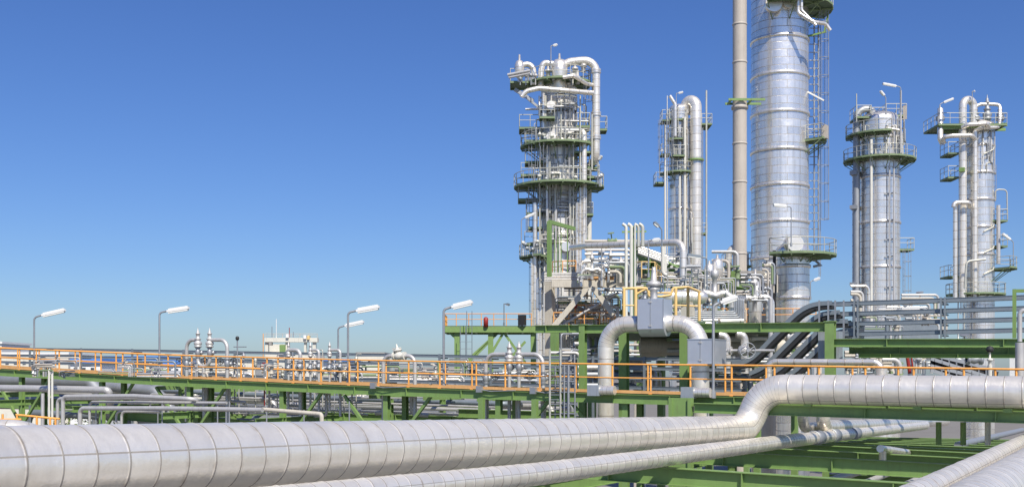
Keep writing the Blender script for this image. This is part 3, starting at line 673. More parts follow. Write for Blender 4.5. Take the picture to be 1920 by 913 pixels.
for vx, ex, yt, lab in ((541, 563, 656, 'silver relief valve with thick elbow in front of the white building'), (582, 598, 656, 'silver relief valve with thin elbow right of the white building'), (618, 638, 656, 'silver relief valve with slim side pipe left of the tallest lamp')):
    t = Thing('relief_valve', lab, 'relief valve', 'single relief valves on the walkway'); r_ = .085 if vx == 541 else .06
    v_ = t.part('valve', 'steel'); relief_valve(v_, q(vx, yt+14), q(vx, 639).z, .05)
    p = t.part('outlet_pipe', 'steel'); p.tube([q(vx, yt), q(ex, yt), q(ex, 780)], r_, 14, fil=.25 if r_ > .07 else .15)
    p = t.part('inlet_pipe', 'steel'); p.tube([q(vx, yt+14), q(vx, 770)], .05, 10)
    valve_body(t.part('gate_valve', 'galv'), q(vx, yt+34), .06, (0, 0, 1), V((.1, -.3, 0)), .4); valve_body(t.part('gate_valve', 'galv'), q(ex, yt+32), r_, (0, 0, 1), V((.1, -.3, 0)), .4)
    t.done()
# thin instrument pipes on the walkway
r2 = random.Random(3)
for i, px in enumerate((440, 448, 457, 479, 498, 506, 520, 530, 549, 571, 590, 605, 627, 645, 668)):
    t, m = single('instrument_stand', r2.choice(['galv', 'rail_g', 'steel']), 'thin upright instrument pipe with small valves behind the handrail, left half of the walkway', 'instrument pipe', 'thin instrument pipes behind the handrail')
    y0 = r2.uniform(655, 690); T_ = r2.uniform(39.7, 41.5); a, b_ = Q(px, y0, T_), Q(px, 775, T_); x2 = r2.choice([-1, 1])*r2.uniform(4, 12)
    m.tube([Q(px+x2, y0, T_), a, b_], .03, 7, fil=.08)
    for k in range(3): c = Q(px, r2.uniform(y0+5, 712), T_); m.lathe(c, [(.03, -.1), (.08, -.1), (.08, .1), (.03, .1)], (0, 0, 1), 8); m.tube([c, c+V((r2.uniform(-.3, .3), -.2, 0))], .02, 6)
    m.done()
t = Thing('instrument_post', 'post with black round gauge standing above the handrail right of the left relief valves', 'gauge'); m = t.part('post', 'galv'); m.tube([q(445, 712), q(445, 638)], .03, 8); m.tube([q(438, 650), q(462, 650)], .02, 6)
m = t.part('gauge', 'black'); m.lathe(q(445, 634), [(0, -.1), (.07, -.08), (.09, 0), (.07, .08), (0, .1)], (0, 0, 1), 12); t.done()
t = Thing('fire_hydrant', 'small dark red valve assembly behind the handrail below the white building', 'valve'); m = t.part('body', 'red'); c = Q(496, 690, 41); valve_body(m, c, .07, (0, 0, 1), V((0, -.25, .1)), .45); m.tube([c, Q(496, 760, 41)], .04, 8); t.done()
# uprights with pipes below the walkway (drain legs)
for i, (x_, y0, y1, rr) in enumerate(((612, 724, 778, .07), (660, 730, 775, .04), (505, 722, 764, .05), (582, 724, 768, .05), (728, 735, 772, .1), (772, 738, 776, .1), (912, 745, 788, .1), (970, 745, 796, .08), (1020, 748, 800, .09), (540, 722, 760, .05), (388, 716, 750, .08), (430, 716, 752, .07))):
    t, m = single('drain_pipe', 'steel', 'short grey pipe bend hanging under the walkway', 'pipe', 'pipe bends hanging under the walkway'); T_ = TP+.3+.2*(i % 3); dx = 30 if i % 2 else -22
    m.tube([Q(x_, y0, T_), Q(x_, y1, T_), Q(x_+dx, y1+2, T_+.6)], rr, 12, fil=rr*2.5); m.done()

# right end: pipe over the handrail
t = Thing('pipe', 'long grey pipe lying just above the right handrail and turning down at both ends', 'pipe'); m = t.part('cladding', 'clad_s')
m.tube([Q(1441, 760, 40.2), Q(1441, 678, 40.2), Q(1652, 679, 40.2), Q(1652, 760, 40.2)], .115, 24, fil=.28, sp=.6, esp=.12)
m = t.part('sleeve', 'clad_s'); c = Q(1652, 730, 40.2); m.tube([Q(1652, 688, 40.2), Q(1652, 760, 40.2)], .21, 24); t.done()
t = Thing('pipe', 'upright stepped grey pipe near the right edge before the raised trays', 'pipe'); m = t.part('pipe', 'steel'); m.tube([Q(1940, 582, 40), Q(1912, 582, 40), Q(1912, 640, 40)], .075, 16, fil=.14); m = t.part('sleeve', 'steel'); m.tube([Q(1912, 642, 40), Q(1912, 740, 40)], .14, 20); t.done()
t = Thing('vent_pipe', 'slim pipe with black ball cap in front of the raised trays', 'vent'); m = t.part('pipe', 'pvc'); m.tube([Q(1856, 684, 38.8), Q(1856, 740, 38.8)], .07, 14); m.lathe(Q(1856, 684, 38.8), [(.05, 0), (.05, .12), (.09, .14), (.09, .2), (.03, .22), (.03, .4), (.06, .42), (.06, .5), (.02, .52)], (0, 0, 1), 10)
m = t.part('cap', 'black'); m.lathe(Q(1856, 655, 38.8), [(0, -.1), (.09, -.08), (.12, 0), (.09, .09), (0, .12)], (0, 0, 1), 12); t.done()

# ================================================================== LAMPS
LG = LAMP_GROUP
lamp(64, 700, 595, dT(64, 38.15), (122, 581), 'leftmost tall lamp post behind the handrail', group=LG)
lamp(299, 711, 586, dT(299, 38.15), (354, 577), 'tall lamp post left of the first relief valve pair', group=LG)
lamp(652.5, 724, 586, dT(652, 38.15), (711, 575), 'taller of the two lamp posts that overlap in the middle of the walkway', group=LG)
lamp(634, 1100, 614, 62, (682, 603), 'smaller farther lamp just left of and below the tall middle lamp', group=LG)
lamp(832, 730, 580, dT(832, 38.15), (886, 566), 'tall lamp post in front of the raised green platform', group=LG, r=.05)
lamp(1337.5, 746, 573, dT(1337, 37.7), (1383, 556), 'lamp post standing in front of the large sheet-metal box', group=LG, r=.055)

# ================================================================== LOWER LEFT PIPES
def run(name, label, pts, T_, r, mat='steel', fil=.25, group=None, seg=14):
    t, m = single(name, mat, label, 'pipe', group); m.tube([Q(x, y, a[0] if a else T_) for x, y, *a in pts], r, seg, fil=fil, sp=1.5, esp=.3); m.done()
run('pipe', 'thick pale pipe with rounded end below the walkway at the far left', [(-200, 724), (60, 728), (204, 731), (207, 760, 35.6)], 35, .16, 'steel', .12, seg=24)
run('pipe', 'thin white upright at the far left, left of a pair crossing the handrail', [(92, 694), (92, 900)], 33.5, .05, 'pvc', group='pair of white uprights at the far left')
run('pipe', 'thin white upright at the far left, right of a pair crossing the handrail', [(98, 694), (98, 900)], 33.6, .05, 'pvc', group='pair of white uprights at the far left')
run('pipe', 'upright grey pipe at the far left just left of the two white uprights', [(80, 737), (80, 900)], 34, .08)
run('pipe', 'topmost of the parallel pipes turning down at the lower left', [(118, 900), (118, 743), (250, 742), (368, 748), (372, 752, 35)], 34, .095)
run('pipe', 'second parallel pipe at the lower left, doubled just under the topmost', [(108, 900), (108, 747), (250, 746), (365, 750)], 35, .08)
run('pipe', 'third parallel pipe turning down at the lower left, ending at a green post', [(168, 900), (168, 753), (425, 755)], 34.3, .06)
run('pipe', 'lowest and thickest of the parallel pipes turning down at the lower left', [(150, 900), (150, 765), (300, 765), (492, 768)], 33.6, .095)
run('pipe', 'brownish continuation pipe turning down just above the big pipe', [(492, 767), (603, 776), (606, 900)], 34.6, .085, 'cream', .12)
run('pipe', 'left small pipe bend tucked beneath the lowest parallel pipe', [(218, 900), (218, 771), (300, 769)], 34.6, .05, group='small bends beneath the parallel pipes')
run('pipe', 'right small pipe bend tucked beneath the lowest parallel pipe', [(228, 900), (228, 771), (300, 771)], 34.3, .06, group='small bends beneath the parallel pipes')
for i, px in enumerate((180, 190, 296, 304, 408, 424, 430, 500, 570, 655)):
    run('upright_pipe', 'thin grey upright among the pipes under the walkway', [(px, 752+(i % 3)*8), (px, 900)], 35.5+(i % 3)*.5, .03, 'galv', group='thin uprights under the walkway')
t, m = single('cabinet', 'cab', 'dark grey electrical cabinet among the pipes at the lower left', 'cabinet'); a, b_ = Q(231, 772, 46), Q(255, 830, 47); m.box(a, b_); m.done()
t = Thing('handrail', 'low orange handrail just above the big pipe at the far left', 'handrail'); m = t.part('rail', 'orange')
m.tube([P(-60, 787, 34), P(40, 786, 34)], .035, 8); m.tube([P(30, 777, 36), P(112, 785, 36)], .035, 8)
for px, d in ((32, 36), (69, 36), (94, 36), (104, 36), (5, 34)): p = t.part('post', 'orange'); p.tube([P(px, 778+(px-30)*.09, d), P(px, 850, d)], .035, 8)
t.done()
DG = 'large shaded pipes beneath the walkway'
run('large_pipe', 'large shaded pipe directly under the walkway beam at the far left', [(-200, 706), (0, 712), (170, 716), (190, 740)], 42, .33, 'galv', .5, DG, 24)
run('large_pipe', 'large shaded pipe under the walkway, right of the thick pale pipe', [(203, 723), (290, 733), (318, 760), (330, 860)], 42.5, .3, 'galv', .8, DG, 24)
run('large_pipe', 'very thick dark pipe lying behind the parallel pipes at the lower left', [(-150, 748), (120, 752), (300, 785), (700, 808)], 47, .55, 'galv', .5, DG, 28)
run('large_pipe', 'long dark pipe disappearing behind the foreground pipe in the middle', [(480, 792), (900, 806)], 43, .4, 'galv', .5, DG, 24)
r2 = random.Random(11)
for i in range(58):
    x0 = r2.uniform(40, 940); L = r2.uniform(60, 240); T_ = r2.uniform(40.5, 60); y = lerp(WF, x0)+r2.uniform(18, 78); rr = r2.choice([.04, .05, .07, .1, .14])
    pts = [(x0, y), (x0+L, y+L*.012)]
    if r2.random() < .5: pts = [(x0, y+r2.uniform(15, 40))]+pts
    if r2.random() < .4: pts.append((x0+L, y+r2.uniform(20, 40)))
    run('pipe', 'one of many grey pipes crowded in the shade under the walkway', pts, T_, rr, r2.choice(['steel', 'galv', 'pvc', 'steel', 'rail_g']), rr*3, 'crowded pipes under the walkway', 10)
for i in range(7):
    x0 = 340+i*98; T_ = 41+(i % 4)*2.2; y = lerp(WF, x0)+16
    t, m = single('rack_post', 'green', 'short green steel post in the shade under the walkway', 'steel post', 'green posts under the walkway'); a = Q(x0, y, T_); m.ibeam((a.x, a.y, 0), (a.x, a.y, a.z), .22, .2, .025, up=(0, 1, 0)); m.bar((a.x, a.y-1.5, a.z), (a.x, a.y+1.5, a.z), .16, .2); m.done()
for i, (px, y) in enumerate(((903, 745), (1003, 748))):
    t, m = single('lime_post', 'green', 'sunlit bright green box post below the walkway', 'steel post', 'sunlit green posts below the walkway'); a = Q(px, y, 36.9); m.ibeam((a.x, a.y, 0), (a.x, a.y, a.z), .2, .2, .03, up=(0, 1, 0)); m.done()

r2 = random.Random(5)
for i, (dy, T_, rr) in enumerate(((24, 44, .12), (28, 47, .2), (34, 50, .16), (38, 43, .09), (44, 52, .3), (50, 46, .14), (55, 49, .2), (60, 43.5, .1), (66, 54, .35), (72, 47, .16), (40, 58, .25), (78, 50, .25), (31, 41, .05), (47, 41.3, .06))):
    x0 = r2.uniform(-60, 330); x1 = r2.uniform(640, 1060); k = lambda x: lerp(WF, x)+dy
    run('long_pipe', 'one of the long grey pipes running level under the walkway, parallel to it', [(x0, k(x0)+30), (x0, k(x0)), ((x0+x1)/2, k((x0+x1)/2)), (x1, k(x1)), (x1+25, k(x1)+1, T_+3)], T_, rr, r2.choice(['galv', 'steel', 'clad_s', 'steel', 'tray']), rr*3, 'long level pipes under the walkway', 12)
for i, (x0, x1, dy, T_) in enumerate(((330, 640, 62, 45), (600, 900, 58, 42), (860, 1080, 44, 41), (0, 260, 66, 46), (420, 760, 40, 52), (700, 1060, 30, 50))):
    t, m = single('lower_girder', 'green', 'dark green girder in the shade one level under the walkway', 'steel beam', 'green girders under the walkway'); m.ibeam(Q(x0, lerp(WF, x0)+dy, T_), Q(x1, lerp(WF, x1)+dy, T_), .36, .22, .02, stiff=3); m.done()
# ================================================================== TALL COLUMNS
def shell(t, cx, cy, r, z0, z1, mat, sp=.9, bands=(), head=True, seg=56, name='shell'):
    m = t.part(name, mat); m.lathe((cx, cy, 0), [(r, z0), (r, z1)], (0, 0, 1), seg, sp=sp)
    if head: m.lathe((cx, cy, 0), [(r*math.cos(a*math.pi/16), z1+r*.5*math.sin(a*math.pi/16)) for a in range(9)], (0, 0, 1), seg, sp=sp)
    for z in bands:
        b = t.part('stiffening_ring', mat); b.lathe((cx, cy, 0), [(r, z-.16), (r+.10, z-.12), (r+.10, z+.10), (r, z+.14)], (0, 0, 1), seg, sp=50)
    return m
def zp(py, d): return ZC+(H-py)/F*d
CG = 'distillation columns rising behind the walkway'
FWD = V((-SA, CA, 0)); RT = V((CA, SA, 0))
def clutter_col(t, pxc, d, r, y0, y1, n, seed, mats=('steel', 'rail_g', 'galv', 'pvc'), p0=-150, p1=-20, rr=(.04, .09)):
    rn = random.Random(seed); c = P(pxc, 705, d)
    for i in range(n):
        a = ang(rn.uniform(p0, p1)); R = r+rn.uniform(.15, .45); ya, yb = sorted((rn.uniform(y0, y1), rn.uniform(y0, y1)))
        if yb-ya < (y1-y0)*.15: yb = ya+(y1-y0)*.2
        q = lambda R_, a_, y: V((c.x+R_*math.cos(a_), c.y+R_*math.sin(a_), zp(y, d)))
        pts = [q(r, a, ya), q(R, a, ya), q(R, a, yb)]
        if rn.random() < .5: a2 = a+rn.uniform(-.3, .3); pts += [q(R, a2, yb), q(R, a2, min(y1, yb+rn.uniform(10, 40)))]
        m = t.part('small_pipe', rn.choice(mats)); m.tube(pts, rn.uniform(*rr), 7, fil=.2)
    
# ---------- 1. tallest column (cut by the top edge)
t = Thing('distillation_column', 'tallest and widest silver column, running out of the top of the picture', 'column', CG)
d = 95; s = S(d); c = P(1462, 705, d); r = 52.5*s
ys = [80, 148, 218, 287, 352, 419, 486, -10, -80]
shell(t, c.x, c.y, r, 0, zp(-160, d), 'shell', .64, [zp(y, d) for y in ys], seg=72)
ringplat(t, c.x, c.y, zp(22, d), r, r+44*s, -118, 18)
ringplat(t, c.x, c.y, zp(-70, d), r, r+44*s, -118, 18)
ladder(t, (c+RT*(r+.75)+FWD*-1.0)*1.0+V((0, 0, zp(520, d)-c.z)), (c+RT*(r+.75)+FWD*-1.0)+V((0, 0, zp(30, d)-c.z)), RT-FWD*.6, z_cage=(520-415)*s)
m = t.part('ladder_frame', 'galv'); q0 = c+RT*(r+.5)-FWD*.2
for k in (0, .35): m.tube([V((q0.x, q0.y, zp(470, d)))+RT*k, V((q0.x, q0.y, zp(50, d)))+RT*k], .07, 6)
for i in range(28): z = zp(460-i*15, d); m.tube([V((q0.x, q0.y, z))-RT*.4, V((q0.x, q0.y, z+.0))+RT*.35], .04, 5)
ringplat(t, c.x, c.y, zp(268, d), r, r+32*s, -42, -8)
pan = t.part('panel', 'stack'); a = P(1545, 262, d-1.5); b_ = P(1550, 234, d-2.2); pan.box(a, b_)
# pipes around the top platform
m = t.part('pipe', 'clad_s'); m.tube([P(1497, -60, d-3.6), P(1497, 25, d-3.6), P(1525, 42, d-4), P(1548, 45, d-3.5), P(1557, 58, d-3.5)], .16, 12, fil=.4, sp=.8)
m = t.part('pipe', 'clad_s'); m.tube([P(1503, -60, d-3.8), P(1503, 20, d-3.8), P(1530, 48, d-4)], .12, 12, fil=.4, sp=.8)
m = t.part('support_arm', 'green'); m.bar(P(1508, 70, d-1), P(1550, 60, d-1.5), .12, .14); m.bar(P(1545, 62, d-1.2), P(1553, 28, d-1.2), .12, .12)
m = t.part('manway', 'clad_s'); m.disc(P(1450, 8, d-r-.3), .7, .5, FWD, 20); m.disc(P(1478, 5, d-r-.1), .5, .5, FWD, 20)
m = t.part('light_arm', 'lamp'); m.bar(P(1509, 170, d-1), P(1545, 189, d-1.5), .16, .12)
t.done()
# stack
t = Thing('chimney_stack', 'plain beige stack standing left of the tallest column', 'chimney'); d2 = 91; s2 = S(d2); c2 = P(1387, 705, d2); r2_ = 13*s2
m = t.part('shell', 'stack'); m.tube([V((c2.x, c2.y, 0)), V((c2.x, c2.y, zp(-160, d2)))], r2_, 36)
for y in (-30, 47, 118, 270, 342, 410, 476): b_ = t.part('joint', 'stack'); b_.lathe((c2.x, c2.y, zp(y, d2)), [(r2_, -.08), (r2_+.035, -.06), (r2_+.035, .06), (r2_, .08)], (0, 0, 1), 36)
g = t.part('guide_collar', 'green'); zc = zp(191, d2)
for k in (-1, 1):
    g.bar(V((c2.x, c2.y, zc))+FWD*k*(r2_+.15)-RT*1.05, V((c2.x, c2.y, zc))+FWD*k*(r2_+.15)+RT*1.9, .1, .18)
    g.bar(V((c2.x, c2.y, zc))+RT*k*(r2_+.25)-FWD*.8, V((c2.x, c2.y, zc))+RT*k*(r2_+.25)+FWD*.8, .1, .18)
m = t.part('collar_ring', 'stack'); m.lathe((c2.x, c2.y, zc-.5), [(r2_, -.15), (r2_+.12, -.12), (r2_+.12, .12), (r2_, .15)], (0, 0, 1), 36)
b_ = t.part('base_ring', 'green'); b_.lathe((c2.x, c2.y, zp(541, d2)), [(r2_, 0), (r2_+.9, 0), (r2_+.9, .25), (r2_, .25)], (0, 0, 1), 24, smooth=False); t.done()
# front vessel
t = Thing('process_vessel', 'shorter silver vessel standing in front of the foot of the tallest column', 'column', CG)
d = 87; s = S(d); c = P(1486, 705, d); r = 31*s
shell(t, c.x, c.y, r, 0, zp(470, d), 'shell', .6, [zp(559, d), zp(500, d)])
ringplat(t, c.x, c.y, zp(480, d), 0.2, r+48*s, -135, 42, label=None)
m = t.part('manway', 'clad_s'); m.disc(P(1490, 457, d-r-.2), .62, .5, FWD, 22)
m = t.part('manway', 'clad_s'); m.disc(P(1481, 457, d-r-.0), .5, .4, FWD-RT*.6, 22)
ladder(t, P(1447, 640, d-.5), P(1447, 470, d-.5), -RT-FWD*.5, cage=False)
m = t.part('cable_riser', 'black'); m.bar(P(1452, 470, d-1.5), P(1452, 640, d-1.5), .22, .12)
m = t.part('bracket', 'galv'); m.tube([P(1520, 480, d), P(1538, 497, d), P(1525, 500, d)], .1, 8)
t.done()
lamp(1483.5, 462, 388, 83, (1450, 384), 'lamp post on the round platform in front of the tallest column, its head pointing left', lw=.26)
lamp(1519.5, 562, 528, 84, (1538, 521), 'small lamp sticking out right of the shorter silver vessel', lw=.25)
# vertical line left of tall column base: small platforms near x 1360-1380
t = Thing('small_vessel', 'dark pipe loop and small railed platform just left of the beige stack', 'vessel'); d = 98; m = t.part('pipe', 'steel'); m.tube([P(1366, 640, d), P(1366, 475, d), P(1376, 462, d), P(1396, 470, d), P(1398, 640, d)], .3, 14, fil=1.0)
boxplat(t, 1362, 1408, 497, d-1.0, 2.0); clutter_col(t, 1400, d, 1.2, 470, 640, 14, 5); t.done()

# ---------- 2. left column with many platforms
t = Thing('distillation_column', 'leftmost silver column, crowded with platforms and pipes', 'column', CG)
d = 103; s = S(d); c = P(1048, 705, d); r = 34*s
shell(t, c.x, c.y, r, 0, zp(168, d), 'shell2', .8, [zp(y, d) for y in (200, 262, 300, 388, 440)])
# big overhead line
m = t.part('overhead_pipe', 'clad'); D_ = d-1.5
m.tube([P(1052, 170, D_), P(1052, 118, D_), P(1118, 112, D_), P(1117.5, 300, D_), P(1104, 312, D_+1.5), P(1100, 330, D_+2)], 7.3*s, 24, fil=1.1, sp=.7, esp=.3)
for y in (134, 214, 258): b_ = t.part('pipe_flange', 'clad_s'); b_.disc(P(1117.5, y, D_), 9.3*s, .35, (0, 0, 1), 22)
m = t.part('overhead_pipe', 'clad'); m.tube([P(1084, 262, D_), P(1084, 247, D_), P(1095, 246, D_-.5), P(1095.5, 460, D_-.5)], 5*s, 20, fil=.6, sp=.7, esp=.3)
m = t.part('pale_column', 'pvc'); m.tube([P(1104, 312, d+1), P(1104, 640, d+1)], 5.5*s, 16)
m = t.part('pipe', 'clad_s'); m.tube([P(1052, 122, D_), P(1018, 118, D_), P(1015, 132, D_), P(1014, 160, D_)], 5.5*s, 18, fil=.6, sp=.7)
m = t.part('pipe', 'clad_s'); m.tube([P(975, 155, D_), P(975, 121, D_), P(1000, 121, D_), P(1001, 158, D_)], 5*s, 18, fil=.7, sp=.7)
m = t.part('pipe', 'clad_s'); m.tube([P(978, 182, D_-2), P(984, 172, D_-2), P(1010, 166, D_-2), P(1060, 170, D_-2), P(1112, 175, D_-1)], 4.5*s, 18, fil=1.0, sp=.9)
m = t.part('pipe', 'clad_s'); m.tube([P(1055, 146, D_-2), P(1075, 142, D_-2), P(1100, 158, D_-1), P(1112, 160, D_)], 3.6*s, 16, fil=.8, sp=.9)
m = t.part('vessel', 'clad_s'); m.lathe(P(974, 128, D_-.3), [(0, -1), (.4, -.8), (.45, .2), (.3, .6), (.1, .7), (.08, 1.2), (0, 1.2)], (0, 0, 1), 18)
m = t.part('vessel', 'clad_s'); m.lathe(P(1049, 128, D_), [(.5, -2.4), (.75, -.4), (.75, .3), (.45, .7), (.12, .75), (.08, 1.3), (0, 1.3)], (0, 0, 1), 20)
for x_, y_ in ((1028, 132), (1083, 145), (1094, 122), (1078, 128), (1067, 156)): m = t.part('vent', 'steel'); m.lathe(P(x_, y_+14, D_), [(.2, 0), (.2, .5), (.3, .5), (.3, .7), (.15, .7), (.1, 1.3), (0, 1.3)], (0, 0, 1), 10)
# top deck (wider than the column) + railing
ringplat(t, c.x, c.y, zp(160, d), .3, 62*s, -205, -20); ringplat(t, c.x, c.y, zp(161, d), .3, 58*s, -20, 60)
boxplat(t, 957, 990, 152, d-1.5, 2.6)
m = t.part('duct_rail', 'steel'); m.tube([P(952, 141, d-3), P(994, 133, d-3.5)], .14, 8); m.tube([P(954, 146, d-3), P(994, 138, d-3.5)], .1, 8)
m = t.part('under_beam', 'galv'); m.bar(P(965, 168, d-1), P(1000, 190, d-1), .25, .3); m.bar(P(990, 186, d-1), P(1012, 203, d-1), .2, .2)
boxplat(t, 974, 1014, 238, d-.5, 2.4); boxplat(t, 1082, 1106, 235, d-2, 2); boxplat(t, 1124, 1138, 241, d, 1.6)
ringplat(t, c.x, c.y, zp(277, d), r, r+38*s, -195, -38)
ringplat(t, c.x, c.y, zp(352, d), r, r+50*s, -200, 25)
boxplat(t, 972, 1010, 372, d-1, 2.2); boxplat(t, 985, 1018, 302, d-1.4, 2); boxplat(t, 1088, 1122, 312, d-1, 1.6); boxplat(t, 990, 1015, 425, d-1.5, 1.8); ringplat(t, c.x, c.y, zp(400, d), r, r+9*s, -170, -60, mat='pgreen galv'); ringplat(t, c.x, c.y, zp(212, d), r, r+8*s, -150, -40, mat='pgreen galv'); boxplat(t, 1078, 1108, 283, d-2, 1.6)
ringplat(t, c.x, c.y, zp(483, d), r, r+40*s, -205, -118)
m = t.part('manway', 'shell2'); m.disc(P(1033, 199, d-r-.2), 8*s, .6, FWD, 24); m = t.part('manway', 'shell2'); m.disc(P(1033, 258, d-r-.2), 9*s, .6, FWD, 24)
m = t.part('manway', 'clad_s'); m.disc(P(1061, 463, d-r-.2), 9*s, .6, FWD, 24)
ladder(t, P(1006, 420, d-1.8), P(1006, 240, d-1.8), -RT-FWD*.4); ladder(t, P(1064, 346, d-2.3), P(1064, 172, d-2.3), -FWD, cage=False)
ladder(t, P(1008, 640, d-1.8), P(1008, 484, d-1.8), -RT)
clutter_col(t, 1048, d, r, 175, 345, 16, 1, rr=(.03, .06)); clutter_col(t, 1048, d, r, 300, 640, 26, 2, rr=(.03, .07)); clutter_col(t, 1048, d, r, 460, 660, 26, 3, rr=(.06, .14), p0=-190)
for px, y0, y1, rr in ((1003, 380, 640, .18), (997, 484, 640, .12), (1088, 352, 640, .14), (1041, 352, 470, .1), (1019, 175, 242, .13), (1023, 180, 240, .09), (1012, 243, 640, .07), (1005, 520, 640, .12), (1082, 380, 640, .16), (1075, 270, 500, .07), (1088, 180, 350, .07), (1052, 190, 275, .07), (1026, 290, 420, .12), (1031, 292, 400, .07), (1070, 340, 520, .06), (1110, 215, 320, .08)):
    m = t.part('riser_pipe', 'clad_s' if rr > .1 else 'rail_g'); m.tube([P(px, y0, d-r-.5), P(px, y1, d-r-.5)], rr, 10, sp=.8)
rn = random.Random(21)
for lev, (xa_, xb_) in ((160, (975, 1100)), (275, (985, 1085)), (350, (972, 1130)), (480, (980, 1012))):   # instruments on each platform
    for i in range(7):
        x_ = rn.uniform(xa_, xb_); a = P(x_, lev, d-r-rn.uniform(.4, 1.2)); m = t.part('instrument', rn.choice(['steel', 'pvc', 'galv', 'cab']))
        h_ = rn.uniform(.5, 1.3); m.tube([a, a+V((0, 0, h_))], .05, 6); m.lathe(a+V((0, 0, h_)), [(0, -.2), (.16, -.15), (.16, .15), (0, .2)], (rn.uniform(-1, 1), -1, 0), 10)
for x0_, x1_, y_, dz in ((1082, 1110, 262, 2), (1092, 1124, 330, 1), (1086, 1112, 400, 1.5), (1080, 1102, 446, 1.5), (984, 1012, 262, 1), (977, 1008, 326, 1.4), (988, 1016, 398, 1.6), (984, 1014, 455, 1.6), (1012, 1040, 218, 3)): boxplat(t, x0_, x1_, y_, d-dz, 1.2, h=1.0, rr=.03)
ladder(t, P(1086, 480, d-1.9), P(1086, 352, d-1.9), RT*.6-FWD); ladder(t, P(1024, 346, d-2.4), P(1024, 276, d-2.4), -FWD*1.0-RT*.4); ladder(t, P(1001, 480, d-1.4), P(1001, 372, d-1.4), -RT-FWD*.3); ladder(t, P(1096, 235, d-1), P(1096, 160, d-1), RT-FWD*.4)
clutter_col(t, 1048, d, r+.5, 180, 500, 16, 41, p0=-200, p1=20, rr=(.03, .07)); 
for k_ in range(16):     # short level pipes and brackets reaching out of the shell
    rr_ = random.Random(k_+300); y_ = rr_.uniform(185, 505); x_ = rr_.choice((rr_.uniform(985, 1020), rr_.uniform(1076, 1108))); m = t.part('branch_pipe', rr_.choice(['steel', 'pvc', 'galv'])); m.tube([P(x_, y_, d-2), P(1048, y_+rr_.uniform(-2, 2), d-2.0)], rr_.uniform(.05, .11), 8)
rn = random.Random(77)
for i in range(12):      # small loops that wrap part of the way round the shell
    y_ = rn.uniform(190, 520); a0_ = rn.uniform(-170, -90); a1_ = a0_+rn.uniform(30, 90); R_ = r+rn.uniform(.25, .6); z_ = zp(y_, d)
    m = t.part('wrap_pipe', rn.choice(['steel', 'pvc', 'clad_s', 'rail_g'])); ap = arcpts(c.x, c.y, z_, R_, ang(a0_), ang(a1_), 8); m.tube([ap[0]+V((0, 0, rn.uniform(-2, 2)))]+ap+[ap[-1]+V((0, 0, rn.uniform(-3, 3)))], rn.uniform(.05, .12), 8)
t.done()
lamp(1033, 130, 87, d-2, (1045, 84), 'small lamp at the very top of the leftmost column', lw=.2)
lamp(977.5, 480, 412, d-3, (1003, 400), 'lamp on the lowest left platform of the leftmost column', lw=.28)
lamp(1121, 345, 305, d-3, (1128, 292), 'dark lamp on the right rim of the wide ring platform of the leftmost column', lw=.3)

# ---------- 3. slim column pair
t = Thing('distillation_column', 'slim silver column with a thick looped pipe, second from the left', 'column', CG)
d = 133; s = S(d); c = P(1273, 705, d); r = 18*s
shell(t, c.x, c.y, r, 0, zp(205, d), 'shell', .9, [zp(y, d) for y in (312, 392)])
m = t.part('overhead_pipe', 'clad'); m.tube([P(1286, 215, d), P(1286, 190, d), P(1305, 190, d-1), P(1305, 640, d-1)], 10.5*s, 26, fil=1.05, sp=.9, esp=.35)
m = t.part('second_shell', 'shell2'); m.tube([P(1290, 225, d+1), P(1290, 640, d+1)], 8*s, 22, sp=.9)
b_ = t.part('collar', 'green'); b_.lathe(P(1305, 302, d-1), [(.6, 0), (.95, 0), (.95, .2), (.6, .2)], (0, 0, 1), 18, smooth=False)
for px, y0, rr in ((1274.5, 330, .13), (1284, 220, .15), (1247, 235, .12), (1251, 180, .05)): m = t.part('riser_pipe', 'pvc'); m.tube([P(px, y0, d-r-.6), P(px, 640, d-r-.6)], rr, 10)
m = t.part('mast', 'rail_g'); m.tube([P(1324.5, 170, d-1), P(1324.5, 560, d-1)], .11, 8)
boxplat(t, 1242, 1256, 224, d-1.5, 2); boxplat(t, 1255, 1287, 222, d-1.5, 2.6); boxplat(t, 1316, 1335, 231, d-1, 3); boxplat(t, 1254, 1280, 258, d-2, 1.6); 
boxplat(t, 1230, 1248, 341, d-1.5, 2.4); ringplat(t, c.x, c.y, zp(326, d), r, r+17*s, -190, -60); boxplat(t, 1312, 1326, 436, d-1, 1.5)
m = t.part('vent', 'clad_s'); m.tube([P(1266, 256, d-2), P(1266, 196, d-2), P(1256, 180, d-2)], .2, 12, fil=.5)
ladder(t, P(1317.5, 560, d-1.5), P(1317.5, 240, d-1.5), RT, cage=False); ladder(t, P(1246, 340, d-1.5), P(1246, 225, d-1.5), -RT)
boxplat(t, 1240, 1256, 288, d-1.5, 1.6); boxplat(t, 1262, 1284, 290, d-2.4, 1.2); ladder(t, P(1258, 325, d-2.2), P(1258, 205, d-2.2), -FWD-RT*.5); ladder(t, P(1252, 600, d-1.5), P(1252, 341, d-1.5), -RT, cage=False); clutter_col(t, 1274, d, r, 205, 340, 24, 8); clutter_col(t, 1284, d, r+.3, 400, 640, 16, 9)
t.done()
lamp(1268, 225, 176, d-2, (1281, 173), 'small lamp on top of the slim column second from the left', lw=.25)
lamp(1236.5, 335, 284, d-2, (1243, 282), 'tiny lamp on the left side platform of the slim column', lw=.25)

